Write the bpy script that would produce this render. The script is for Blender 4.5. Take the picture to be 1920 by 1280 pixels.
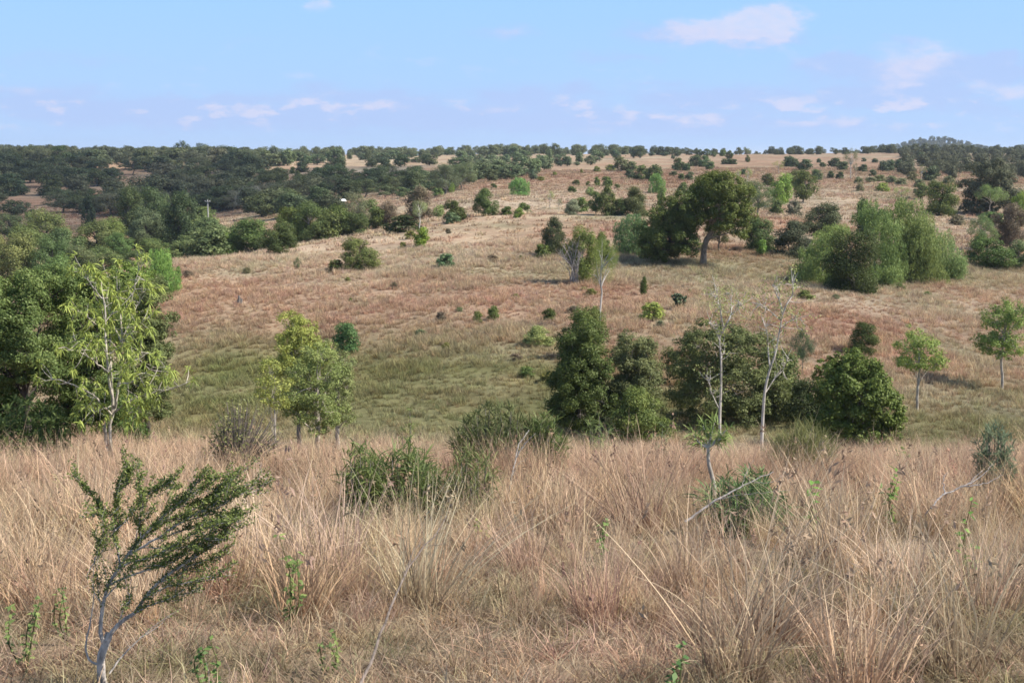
import bpy, math, random
import numpy as np

# ------------------------------------------------------------------ scene, camera, light
for o in list(bpy.data.objects): bpy.data.objects.remove(o)
SC = bpy.context.scene
COL = SC.collection
R = math.radians

FPX = 2637.0                       # focal length in pixels of a 1920 wide frame
PITCH = R(7.6)
EYE = 1.7
cam_d = bpy.data.cameras.new('camera'); cam = bpy.data.objects.new('camera', cam_d); COL.objects.link(cam)
cam_d.sensor_width = 36.0; cam_d.lens = 36.0 * FPX / 1920.0
cam_d.clip_start = 0.1; cam_d.clip_end = 120000.0
cam.location = (0, 0, EYE); cam.rotation_euler = (math.pi/2 - PITCH, 0, 0)
SC.camera = cam
SC.view_settings.view_transform = 'Standard'; SC.view_settings.look = 'None'
EXPO = 0.9; SC.view_settings.exposure = EXPO; SC.view_settings.gamma = 1.0
SC.render.film_transparent = False
SC.cycles.max_bounces = 6; SC.cycles.diffuse_bounces = 3; SC.cycles.glossy_bounces = 1
SC.cycles.transmission_bounces = 4; SC.cycles.transparent_max_bounces = 6; SC.cycles.volume_bounces = 0
SC.cycles.use_denoising = True; SC.cycles.denoiser = 'OPENIMAGEDENOISE'; SC.cycles.denoising_input_passes = 'RGB_ALBEDO_NORMAL'; SC.cycles.denoising_prefilter = 'ACCURATE'
SC.cycles.pixel_filter_type = 'BLACKMAN_HARRIS'; SC.cycles.filter_width = 1.6

SUN_EL = R(45); SUN_H = (0.975, -0.20)
_n = math.hypot(*SUN_H); SUN_H = (SUN_H[0]/_n, SUN_H[1]/_n)
SUN_DIR = np.array([SUN_H[0]*math.cos(SUN_EL), SUN_H[1]*math.cos(SUN_EL), math.sin(SUN_EL)])
sl = bpy.data.lights.new('sun', 'SUN'); so = bpy.data.objects.new('sun', sl); COL.objects.link(so)
sl.energy = 4.6; sl.angle = R(0.53); sl.color = (1.0, 0.945, 0.86)
from mathutils import Vector
so.rotation_euler = Vector(SUN_DIR).to_track_quat('Z', 'Y').to_euler()

def pu(x, y):
    'direction (u, v) = (X/Y, Z/Y) of a photograph pixel'
    a = (x-960)/FPX; b = (640-y)/FPX
    ry = math.cos(PITCH) + b*math.sin(PITCH); rz = -math.sin(PITCH) + b*math.cos(PITCH)
    return a/ry, rz/ry

# ---- world: Nishita sky with scattered fair-weather clouds in it
W = bpy.data.worlds.new('World'); SC.world = W; W.use_nodes = True
nt = W.node_tree; nt.nodes.clear()
def N(t, **k):
    n = nt.nodes.new(t)
    for a, b in k.items(): setattr(n, a, b)
    return n
def L(a, b): nt.links.new(a, b)
def M(op, a, b=None, c=None, clamp=False):
    n = N('ShaderNodeMath', operation=op); n.use_clamp = clamp
    for i, v in enumerate((a, b, c)):
        if v is None: continue
        if isinstance(v, (int, float)): n.inputs[i].default_value = v
        else: L(v, n.inputs[i])
    return n.outputs[0]
sky = N('ShaderNodeTexSky', sky_type='NISHITA'); sky.sun_disc = False
sky.sun_elevation = SUN_EL; sky.sun_rotation = math.atan2(SUN_H[0], SUN_H[1]); sky.altitude = 200
sky.air_density = 1.0; sky.dust_density = 0.6; sky.ozone_density = 2.0
tc = N('ShaderNodeTexCoord'); sep = N('ShaderNodeSeparateXYZ'); L(tc.outputs['Generated'], sep.inputs[0])
yy = M('MAXIMUM', M('ABSOLUTE', sep.outputs[1]), 0.02)
uu = M('DIVIDE', sep.outputs[0], yy); vv = M('DIVIDE', sep.outputs[2], yy)
def vec(a, b, c=0.0):
    n = N('ShaderNodeCombineXYZ')
    for i, v in enumerate((a, b, c)):
        if isinstance(v, (int, float)): n.inputs[i].default_value = v
        else: L(v, n.inputs[i])
    return n.outputs[0]
def noise(v, scale, detail=6, rough=0.6):
    n = N('ShaderNodeTexNoise'); n.inputs['Scale'].default_value = scale
    n.inputs['Detail'].default_value = detail; n.inputs['Roughness'].default_value = rough
    L(v, n.inputs['Vector']); return n.outputs['Fac']
nv = vec(uu, M('MULTIPLY', vv, 2.2))
w1 = noise(nv, 22, 5); w2 = noise(vec(M('ADD', uu, 7.3), M('MULTIPLY', vv, 2.2)), 22, 5)
ud = M('ADD', uu, M('MULTIPLY', M('SUBTRACT', w1, 0.5), 0.075))
vd = M('ADD', vv, M('MULTIPLY', M('SUBTRACT', w2, 0.5), 0.026))
# photograph position x, y, half sizes, strength: sunlit tops and thin shaded bodies
CLOUDS_LIT = [(1445,43,44,25,1.35),(1305,60,72,18,.85),(1370,64,46,13,.6),(1700,122,78,34,.62),(1590,228,28,12,.6),(1895,168,55,15,.55),
  (545,200,28,9,.75),(640,201,24,8,.6),(730,200,30,10,.55),(255,205,12,6,.6),(930,203,40,10,.4),(1170,195,30,10,.42),
  (1305,222,60,9,.6),(1500,232,45,9,.55),(40,168,60,12,.35),(600,8,25,14,.5),(950,60,40,9,.3),(560,143,32,9,.34),(1690,233,25,8,.45)]
CLOUDS_SHADE = [(1560,118,70,12,.5),(1780,150,90,14,.5),(1860,110,50,10,.4),(1180,110,60,8,.3),(700,180,60,9,.4),(400,190,90,9,.35),(1250,62,75,20,.5),(1400,72,120,14,.5),(1680,135,150,26,.65),(1320,182,110,13,.5),(1650,185,180,16,.6),(1090,168,36,14,.45),
  (1820,130,90,18,.5),(960,178,60,14,.42),(620,168,70,13,.35),(300,215,260,26,.5),(800,212,300,24,.55),(1300,235,420,26,.45),
  (60,180,110,22,.5),(1690,80,40,10,.35),(950,62,60,14,.38),(120,115,150,16,.28),(1110,105,50,14,.26),(480,75,70,9,.16),(1220,158,60,6,.3)]
def blobs(lst):
    acc = None
    for (x, y, sx, sy, a) in lst:
        u0, v0 = pu(x, y)
        p = M('POWER', M('MULTIPLY', M('SUBTRACT', ud, u0), FPX/sx), 2)
        q = M('POWER', M('MULTIPLY', M('SUBTRACT', vd, v0), FPX/sy), 2)
        e = M('MULTIPLY', M('EXPONENT', M('MULTIPLY', M('ADD', p, q), -0.8)), a)
        acc = e if acc is None else M('ADD', acc, e)
    return acc
fine = noise(nv, 60, 7, .62)
def shape(b, lo, gain):
    k = M('MULTIPLY', b, M('ADD', M('MULTIPLY', fine, 1.7), 0.28))
    n = N('ShaderNodeMapRange'); n.interpolation_type = 'SMOOTHSTEP'; L(k, n.inputs[0])
    n.inputs[1].default_value = lo; n.inputs[2].default_value = lo+gain; n.inputs[3].default_value = 0; n.inputs[4].default_value = 1
    return n.outputs[0]
def band(y0, sy):
    v0 = pu(960, y0)[1]; q = M('POWER', M('MULTIPLY', M('SUBTRACT', vv, v0), FPX/sy), 2); return M('EXPONENT', M('MULTIPLY', q, -1.0))
puffs = noise(vec(uu, M('MULTIPLY', vv, 2.6), 3.1), 34, 4, .55)
def cut(x, lo, hi_):
    n = N('ShaderNodeMapRange'); L(x, n.inputs[0]); n.inputs[1].default_value = lo; n.inputs[2].default_value = hi_; return n.outputs[0]
small = M('MULTIPLY', cut(puffs, .50, .66), M('ADD', band(212, 34), M('MULTIPLY', band(120, 60), .35)))
veil = M('MULTIPLY', cut(noise(vec(uu, M('MULTIPLY', vv, 5.0), 8.0), 11, 6, .6), .36, .66), band(200, 46))
lit = shape(M('ADD', blobs(CLOUDS_LIT), M('MULTIPLY', small, .72)), .10, .74); shd = shape(M('ADD', blobs(CLOUDS_SHADE), M('MULTIPLY', veil, .36)), .05, .66)
def mixc(f, a, b):
    n = N('ShaderNodeMix', data_type='RGBA')
    if isinstance(f, (int, float)): n.inputs[0].default_value = f
    else: L(f, n.inputs[0])
    for i, v in ((6, a), (7, b)):
        if isinstance(v, tuple): n.inputs[i].default_value = v + (1,)
        else: L(v, n.inputs[i])
    return n.outputs[2]
SKY_STRENGTH = 0.11
up = N('ShaderNodeMapRange'); L(sep.outputs[2], up.inputs[0]); up.inputs[1].default_value = 0.0; up.inputs[2].default_value = 0.13
K = 1.0/SKY_STRENGTH/2**EXPO
grad = mixc(up.outputs[0], (.435*K, .64*K, 1.02*K), (.345*K, .635*K, 1.02*K))       # pale milky air low over the horizon
hi = N('ShaderNodeMapRange'); L(sep.outputs[2], hi.inputs[0]); hi.inputs[1].default_value = .12; hi.inputs[2].default_value = .55; hi.inputs[3].default_value = .92; hi.inputs[4].default_value = 0
skyc = mixc(hi.outputs[0], sky.outputs[0], grad)
c1 = mixc(M('MULTIPLY', shd, .62), skyc, (.48*K, .605*K, .955*K))
c2 = mixc(M('MULTIPLY', M('MULTIPLY', lit, M('ADD', M('MULTIPLY', noise(nv, 95, 6, .65), .9), .34), clamp=True), .80), c1, (.78*K, .77*K, .95*K))
bg = N('ShaderNodeBackground'); bg.inputs['Strength'].default_value = SKY_STRENGTH; L(c2, bg.inputs['Color'])
wo = N('ShaderNodeOutputWorld'); L(bg.outputs[0], wo.inputs[0])

# ------------------------------------------------------------------ terrain
COLX = [-700, 0, 320, 640, 960, 1280, 1600, 1920, 2600]
NEARP = [(0, None), (7, 1280), (14, 965), (20, 895), (28, 875), (38, 872), (48, 862)]
FARP = {
 -700: [(60,845),(80,770),(100,700),(125,640),(150,590),(200,530),(280,465),(350,425),(430,385),(540,330),(620,300),(700,291)],
 0:    [(60,835),(80,745),(100,665),(125,605),(150,565),(200,520),(280,462),(350,425),(430,385),(540,330),(620,300),(700,291)],
 320:  [(60,812),(75,722),(92,620),(110,540),(125,493),(150,510),(200,482),(280,440),(350,410),(420,375),(520,335),(620,304),(720,295)],
 640:  [(60,800),(75,700),(92,600),(112,518),(132,470),(145,450),(180,450),(260,404),(330,378),(400,345),(520,318),(700,298),(900,291)],
 960:  [(60,795),(72,690),(87,600),(112,500),(140,430),(158,405),(190,406),(235,368),(300,343),(450,315),(600,300),(800,290)],
 1280: [(60,795),(72,690),(87,600),(112,505),(140,435),(160,405),(195,405),(240,370),(310,338),(420,315),(560,299),(720,289)],
 1600: [(58,805),(72,712),(88,605),(106,535),(126,480),(155,438),(185,414),(225,384),(285,345),(400,315),(560,296),(700,288)],
 1920: [(58,835),(72,740),(88,650),(106,560),(126,500),(155,455),(190,425),(235,390),(300,350),(400,320),(560,298),(700,288)],
 2600: [(58,845),(72,760),(88,670),(106,580),(126,515),(155,465),(190,430),(235,395),(300,352),(400,320),(560,298),(700,287)],
}
DS = np.concatenate([np.linspace(0, 60, 121), np.exp(np.linspace(math.log(60.5), math.log(60000), 420))])
def pchip(xs, ys, q):
    xs = np.asarray(xs, float); ys = np.asarray(ys, float); h = np.diff(xs); dl = np.diff(ys)/h
    m = np.zeros_like(xs); m[0] = dl[0]; m[-1] = dl[-1]
    for i in range(1, len(xs)-1):
        if dl[i-1]*dl[i] > 0:
            a, b = 2*h[i]+h[i-1], h[i]+2*h[i-1]; m[i] = (a+b)/(a/dl[i-1]+b/dl[i])
    k = np.clip(np.searchsorted(xs, q)-1, 0, len(xs)-2); t = (q-xs[k])/h[k]
    return ((2*t**3-3*t**2+1)*ys[k]+(t**3-2*t**2+t)*h[k]*m[k]+(-2*t**3+3*t**2)*ys[k+1]+(t**3-t**2)*h[k]*m[k+1])
def zcol(x):
    pts = [(0.0, 0.0)]
    for d, y in NEARP[1:] + FARP[x]:
        pts.append((d, EYE + d*pu(x, y)[1]))
    dl, zl = pts[-1]
    pts += [(dl+250, zl-2.5), (1700, -14), (3500, -34), (9000, -52), (60000, -58)]
    p = np.array(pts); lx = np.log(p[:, 0]+12)
    return pchip(lx, p[:, 1], np.log(DS+12))
ZT = np.stack([zcol(x) for x in COLX])                      # columns x distances
UC = np.array([pu(x, 420)[0] for x in COLX])
UF = np.linspace(UC[0], UC[-1], 241)
ZF = np.stack([pchip(UC, ZT[:, j], UF) for j in range(len(DS))], 1)   # fine u x DS
# value noise
_rs = np.random.RandomState(5); _P = _rs.rand(256, 256)
def vnoise(x, y):
    xi = np.floor(x).astype(int); yi = np.floor(y).astype(int); fx = x-xi; fy = y-yi
    fx = fx*fx*(3-2*fx); fy = fy*fy*(3-2*fy); g = lambda a, b: _P[a & 255, b & 255]
    return (g(xi,yi)*(1-fx)+g(xi+1,yi)*fx)*(1-fy)+(g(xi,yi+1)*(1-fx)+g(xi+1,yi+1)*fx)*fy
def fbm(x, y, o=4):
    s = 0; a = .5; t = 0
    for i in range(o): s = s + a*vnoise(x*2**i+17.3*i, y*2**i+9.1*i); t += a; a *= .5
    return s/t
def H(X, Y):
    X = np.asarray(X, float); Y = np.asarray(Y, float)
    d = np.clip(Y, 0, 59000); u = np.clip(X/np.maximum(Y, 14.0), UF[0]+1e-6, UF[-1]-1e-6)
    iu = (u-UF[0])/(UF[1]-UF[0]); a = np.clip(iu.astype(int), 0, len(UF)-2); fa = iu-a
    b = np.clip(np.searchsorted(DS, d, side='right')-1, 0, len(DS)-2); fb = (d-DS[b])/(DS[b+1]-DS[b])
    z = (ZF[a,b]*(1-fa)+ZF[a+1,b]*fa)*(1-fb)+(ZF[a,b+1]*(1-fa)+ZF[a+1,b+1]*fa)*fb
    amp = np.clip(Y/70, .10, 1.0)*0.45*np.clip((1500-Y)/800, 0, 1)
    z = z + amp*(fbm(X/11, Y/11, 3)-.5) + np.clip(Y/400, 0, 1)*1.6*(fbm(X/60+3, Y/60, 2)-.5)*np.clip((1500-Y)/800, 0, 1)
    # far hills on the horizon
    def hill(x0, y0, sx, sy, h): return h*np.exp(-((X-x0)/sx)**2-((Y-y0)/sy)**2)
    z = z + hill(612, 2050, 60, 260, 34) + hill(560, 2150, 420, 200, 8) + hill(600, 1500, 62, 250, 24)
    z = z + hill(-700, 15000, 1300, 900, 78) + hill(-500, 16000, 6500, 1200, 30)
    return z
def ground_hit(x, y):
    u, v = pu(x, y)
    d = np.exp(np.linspace(math.log(4.0), math.log(3000), 6000))
    f = EYE + v*d - H(u*d, d)
    k = np.where(f < 0)[0]
    i = k[0] if len(k) else np.argmin(f)
    return float(d[i])
def proj(X, Y, Z):
    zc = Y*math.cos(PITCH) - (Z-EYE)*math.sin(PITCH); yc = Y*math.sin(PITCH) + (Z-EYE)*math.cos(PITCH)
    return 960+FPX*X/zc, 640-FPX*yc/zc
def pix(x, y, d):
    u, v = pu(x, y); return np.array([u*d, d, EYE+v*d])

# ------------------------------------------------------------------ materials
def mat(name):
    m = bpy.data.materials.new(name); m.use_nodes = True; t = m.node_tree; t.nodes.clear()
    return m, t
def mnode(t, ty, **k):
    n = t.nodes.new(ty)
    for a, b in k.items(): setattr(n, a, b)
    return n
def leaf_material(name, transl=.30, gloss=.025, fixed=None):
    m, t = mat(name); l = t.links.new
    oi = mnode(t, 'ShaderNodeObjectInfo'); at = mnode(t, 'ShaderNodeAttribute', attribute_name='tint')
    hs = mnode(t, 'ShaderNodeHueSaturation')
    if fixed: hs.inputs['Color'].default_value = fixed + (1,)
    else: l(oi.outputs['Color'], hs.inputs['Color'])
    mr = mnode(t, 'ShaderNodeMapRange'); l(at.outputs['Fac'], mr.inputs[0]); mr.inputs[3].default_value = .62; mr.inputs[4].default_value = 1.75
    l(mr.outputs[0], hs.inputs['Value'])
    mh = mnode(t, 'ShaderNodeMapRange'); l(at.outputs['Fac'], mh.inputs[0]); mh.inputs[3].default_value = .525; mh.inputs[4].default_value = .478
    l(mh.outputs[0], hs.inputs['Hue'])
    d = mnode(t, 'ShaderNodeBsdfDiffuse'); tr = mnode(t, 'ShaderNodeBsdfTranslucent'); g = mnode(t, 'ShaderNodeBsdfGlossy')
    g.inputs['Roughness'].default_value = .5
    l(hs.outputs[0], d.inputs[0])
    h2 = mnode(t, 'ShaderNodeHueSaturation'); h2.inputs['Hue'].default_value = .485; h2.inputs['Value'].default_value = 1.25; l(hs.outputs[0], h2.inputs['Color']); l(h2.outputs[0], tr.inputs[0])
    m1 = mnode(t, 'ShaderNodeMixShader'); m1.inputs[0].default_value = transl; l(d.outputs[0], m1.inputs[1]); l(tr.outputs[0], m1.inputs[2])
    m2 = mnode(t, 'ShaderNodeMixShader'); m2.inputs[0].default_value = gloss; l(m1.outputs[0], m2.inputs[1]); l(g.outputs[0], m2.inputs[2])
    g.inputs[0].default_value = (.6, .62, .45, 1)
    o = mnode(t, 'ShaderNodeOutputMaterial'); l(m2.outputs[0], o.inputs[0]); return m
def bark_material(name, fixed=None, scale=9):
    m, t = mat(name); l = t.links.new
    oi = mnode(t, 'ShaderNodeObjectInfo'); tcn = mnode(t, 'ShaderNodeTexCoord'); nz = mnode(t, 'ShaderNodeTexNoise')
    mp = mnode(t, 'ShaderNodeMapping'); mp.inputs['Scale'].default_value = (1, 1, .35); l(tcn.outputs['Object'], mp.inputs[0])
    nz.inputs['Scale'].default_value = scale; nz.inputs['Detail'].default_value = 6; l(mp.outputs[0], nz.inputs['Vector'])
    mr = mnode(t, 'ShaderNodeMapRange'); l(nz.outputs['Fac'], mr.inputs[0]); mr.inputs[1].default_value = .3; mr.inputs[2].default_value = .7
    mr.inputs[3].default_value = .45; mr.inputs[4].default_value = 1.25
    hs = mnode(t, 'ShaderNodeHueSaturation')
    if fixed: hs.inputs['Color'].default_value = fixed + (1,)
    else: l(oi.outputs['Color'], hs.inputs['Color'])
    l(mr.outputs[0], hs.inputs['Value'])
    b = mnode(t, 'ShaderNodeBsdfDiffuse'); l(hs.outputs[0], b.inputs[0]); b.inputs['Roughness'].default_value = .8
    o = mnode(t, 'ShaderNodeOutputMaterial'); l(b.outputs[0], o.inputs[0]); return m
M_LEAF = leaf_material('foliage'); M_BARK = bark_material('bark'); M_BARKFINE = bark_material('mottled_bark', None, 48); M_BARKFAR = bark_material('weathered_bark', (.16, .14, .115), 6)
def grass_material():
    m, t = mat('dry_grass'); l = t.links.new
    ic = mnode(t, 'ShaderNodeAttribute', attribute_name='gcol', attribute_type='INSTANCER')
    ti = mnode(t, 'ShaderNodeAttribute', attribute_name='tint'); tt = mnode(t, 'ShaderNodeAttribute', attribute_name='along')
    # stems redden towards the root, whatever the light
    rp = mnode(t, 'ShaderNodeValToRGB'); e = rp.color_ramp.elements
    e[0].position = 0; e[0].color = (.60, .48, .40, 1); e[1].position = 1; e[1].color = (1.18, 1.15, 1.08, 1)
    k = e.new(.4); k.color = (.88, .80, .74, 1)
    l(tt.outputs['Fac'], rp.inputs[0])
    mx = mnode(t, 'ShaderNodeMix', data_type='RGBA', blend_type='MULTIPLY'); mx.inputs[0].default_value = 1
    l(ic.outputs['Color'], mx.inputs[6]); l(rp.outputs[0], mx.inputs[7])
    hs = mnode(t, 'ShaderNodeHueSaturation'); l(mx.outputs[2], hs.inputs['Color'])
    mr = mnode(t, 'ShaderNodeMapRange'); l(ti.outputs['Fac'], mr.inputs[0]); mr.inputs[3].default_value = .55; mr.inputs[4].default_value = 1.4; l(mr.outputs[0], hs.inputs['Value'])
    mh = mnode(t, 'ShaderNodeMapRange'); l(ti.outputs['Fac'], mh.inputs[0]); mh.inputs[3].default_value = .488; mh.inputs[4].default_value = .508; l(mh.outputs[0], hs.inputs['Hue'])
    d = mnode(t, 'ShaderNodeBsdfDiffuse'); tr = mnode(t, 'ShaderNodeBsdfTranslucent'); l(hs.outputs[0], d.inputs[0]); l(hs.outputs[0], tr.inputs[0])
    m1 = mnode(t, 'ShaderNodeMixShader'); m1.inputs[0].default_value = .3; l(d.outputs[0], m1.inputs[1]); l(tr.outputs[0], m1.inputs[2])
    o = mnode(t, 'ShaderNodeOutputMaterial'); l(m1.outputs[0], o.inputs[0]); return m
M_GRASS = grass_material()
def ground_material():
    m, t = mat('dry_soil'); l = t.links.new
    vc = mnode(t, 'ShaderNodeAttribute', attribute_name='gcol'); ge = mnode(t, 'ShaderNodeNewGeometry')
    nz = mnode(t, 'ShaderNodeTexNoise'); nz.inputs['Scale'].default_value = 1.3; nz.inputs['Detail'].default_value = 9; nz.inputs['Roughness'].default_value = .7
    l(ge.outputs['Position'], nz.inputs['Vector'])
    n2 = mnode(t, 'ShaderNodeTexNoise'); n2.inputs['Scale'].default_value = .12; n2.inputs['Detail'].default_value = 8; n2.inputs['Roughness'].default_value = .65
    l(ge.outputs['Position'], n2.inputs['Vector'])
    ad = mnode(t, 'ShaderNodeMath', operation='ADD'); l(nz.outputs['Fac'], ad.inputs[0]); l(n2.outputs['Fac'], ad.inputs[1])
    mr = mnode(t, 'ShaderNodeMapRange'); l(ad.outputs[0], mr.inputs[0]); mr.inputs[1].default_value = .7; mr.inputs[2].default_value = 1.3; mr.inputs[3].default_value = .55; mr.inputs[4].default_value = 1.35
    hs = mnode(t, 'ShaderNodeHueSaturation'); l(vc.outputs['Color'], hs.inputs['Color']); l(mr.outputs[0], hs.inputs['Value'])
    d = mnode(t, 'ShaderNodeBsdfDiffuse'); l(hs.outputs[0], d.inputs[0]); d.inputs['Roughness'].default_value = 1
    bp = mnode(t, 'ShaderNodeBump'); bp.inputs['Strength'].default_value = .6; bp.inputs['Distance'].default_value = .3; l(nz.outputs['Fac'], bp.inputs['Height']); l(bp.outputs[0], d.inputs['Normal'])
    o = mnode(t, 'ShaderNodeOutputMaterial'); l(d.outputs[0], o.inputs[0]); return m
M_GROUND = ground_material()

# ------------------------------------------------------------------ mesh helpers
class MB:
    'collects quads; build() makes one mesh'
    def __init__(s): s.V = []; s.F = []; s.T = []; s.A = []; s.I = []; s.n = 0
    def add(s, V, F, tint=None, along=None, mi=0):
        V = np.asarray(V, float).reshape(-1, 3); F = np.asarray(F, int).reshape(-1, 4); n = len(V)
        s.V.append(V); s.F.append(F+s.n); s.I.append(np.full(len(F), mi, int))
        s.T.append(np.full(n, .5) if tint is None else np.broadcast_to(tint, (n,)).astype(float))
        s.A.append(np.full(n, .5) if along is None else np.broadcast_to(along, (n,)).astype(float)); s.n += n
    def tube(s, pts, rad, sides=6, mi=0, tint=.5):
        P = np.asarray(pts, float); rad = np.asarray(rad, float); n = len(P)
        T = np.gradient(P, axis=0); T /= np.linalg.norm(T, axis=1)[:, None]+1e-12
        ref = np.array([0.31, 0.95, 0.05]) if abs(T[0, 2]) > .5 else np.array([0, 0, 1.0])
        A = np.cross(T, ref); A /= np.linalg.norm(A, axis=1)[:, None]+1e-12; B = np.cross(T, A)
        th = np.arange(sides)*2*math.pi/sides
        ring = P[:, None, :] + rad[:, None, None]*(np.cos(th)[None, :, None]*A[:, None, :]+np.sin(th)[None, :, None]*B[:, None, :])
        F = []
        for i in range(n-1):
            for j in range(sides):
                k = (j+1) % sides; F.append((i*sides+j, i*sides+k, (i+1)*sides+k, (i+1)*sides+j))
        s.add(ring.reshape(-1, 3), F, tint=tint, along=np.repeat(np.linspace(0, 1, n), sides), mi=mi)
    def leaves(s, C, Nn, D, length, width, tint, mi=0, fold=.18):
        n = len(C); 
        Nn = Nn/(np.linalg.norm(Nn, axis=1)[:, None]+1e-9)
        D = D - (D*Nn).sum(1)[:, None]*Nn; D /= np.linalg.norm(D, axis=1)[:, None]+1e-9
        B = np.cross(Nn, D); l = np.broadcast_to(length, (n,))[:, None]; w = np.broadcast_to(width, (n,))[:, None]
        V = np.stack([C-D*l*.5, C+B*w*.5-D*l*.05+Nn*w*fold, C+D*l*.5, C-B*w*.5-D*l*.05+Nn*w*fold], 1)
        s.add(V.reshape(-1, 3), np.arange(4*n).reshape(-1, 4), tint=np.repeat(tint, 4), mi=mi)
    def ribbons(s, P, Wd, side, tint, mi=0):
        'P: n x k x 3 centre lines, Wd: n x k widths, side: n x 3 sideways direction'
        n, k, _ = P.shape
        a = P - side[:, None, :]*Wd[:, :, None]*.5; b = P + side[:, None, :]*Wd[:, :, None]*.5
        V = np.stack([a, b], 2).reshape(-1, 3)
        base = (np.arange(n)*2*k)[:, None, None]; j = (np.arange(k-1)*2)[None, :, None]
        F = base + j + np.array([0, 1, 3, 2])[None, None, :]
        al = np.broadcast_to(np.linspace(0, 1, k)[None, :, None], (n, k, 2)).reshape(-1)
        s.add(V, F.reshape(-1, 4), tint=np.repeat(tint, 2*k), along=al, mi=mi)
    def mesh(s, name, mats, smooth=False):
        V = np.concatenate(s.V); F = np.concatenate(s.F); I = np.concatenate(s.I)
        me = bpy.data.meshes.new(name); me.vertices.add(len(V)); me.vertices.foreach_set('co', V.astype(np.float32).ravel())
        me.loops.add(F.size); me.loops.foreach_set('vertex_index', F.astype(np.int32).ravel())
        me.polygons.add(len(F)); me.polygons.foreach_set('loop_start', np.arange(0, F.size, 4, dtype=np.int32))
        me.polygons.foreach_set('material_index', I.astype(np.int32))
        for nm, arr in (('tint', s.T), ('along', s.A)):
            at = me.attributes.new(nm, 'FLOAT', 'POINT'); at.data.foreach_set('value', np.concatenate(arr).astype(np.float32))
        for m in mats: me.materials.append(m)
        me.update(calc_edges=True)
        if smooth: me.polygons.foreach_set('use_smooth', np.ones(len(F), bool))
        return me
def obj(name, me, parent=None, color=None):
    o = bpy.data.objects.new(name, me); COL.objects.link(o)
    if parent is not None: o.parent = parent
    if color is not None: o.color = tuple(color) + (1,)
    return o
def tag(o, label=None, cat=None, group=None, kind=None):
    for k, v in (('label', label), ('category', cat), ('group', group), ('kind', kind)):
        if v: o[k] = v
    return o
def unit(v): return v/(np.linalg.norm(v, axis=-1, keepdims=True)+1e-9)
def rdir(rng, n): return unit(rng.normal(size=(n, 3)))
def smooth(pts, n):
    P = np.asarray(pts, float); k = len(P)
    if k == 2: return P[0]+(P[1]-P[0])*np.linspace(0, 1, n)[:, None]
    s = np.concatenate([[0], np.cumsum(np.linalg.norm(np.diff(P, axis=0), axis=1))]); q = np.linspace(0, s[-1], n)
    return np.stack([pchip(s, P[:, i], q) for i in range(3)], 1)
# ------------------------------------------------------------------ trees and shrubs
PROFILE = {   # height fractions, half widths of the crown
 'dome':  ([0,.08,.3,.6,.82,.94,1], [.38,.47,.50,.48,.42,.32,.18]),
 'mound': ([0,.1,.35,.6,.82,.94,1], [.46,.50,.50,.45,.36,.24,.10]),
 'oval':  ([0,.08,.3,.55,.8,.93,1], [.34,.45,.50,.46,.34,.21,.08]),
 'cone':  ([0,.08,.25,.5,.78,.93,1], [.42,.50,.49,.43,.28,.15,.05]),
 'round': ([.16,.26,.5,.72,.9,1], [.24,.42,.50,.47,.33,.12]),
 'high':  ([.34,.43,.6,.78,.92,1], [.22,.42,.50,.45,.30,.10]),
 'euc':   ([.26,.40,.58,.78,.92,1], [.30,.44,.50,.44,.30,.10]),
 'pole':  ([.52,.62,.75,.88,1], [.22,.46,.50,.34,.06]),
 'umbrella': ([.58,.66,.78,.9,1], [.40,.50,.48,.36,.15]),
 'weep':  ([0,.1,.35,.6,.85,1], [.46,.49,.49,.44,.31,.08]),
 'sapling': ([.34,.45,.62,.8,1], [.30,.48,.46,.30,.05]),
}
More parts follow.
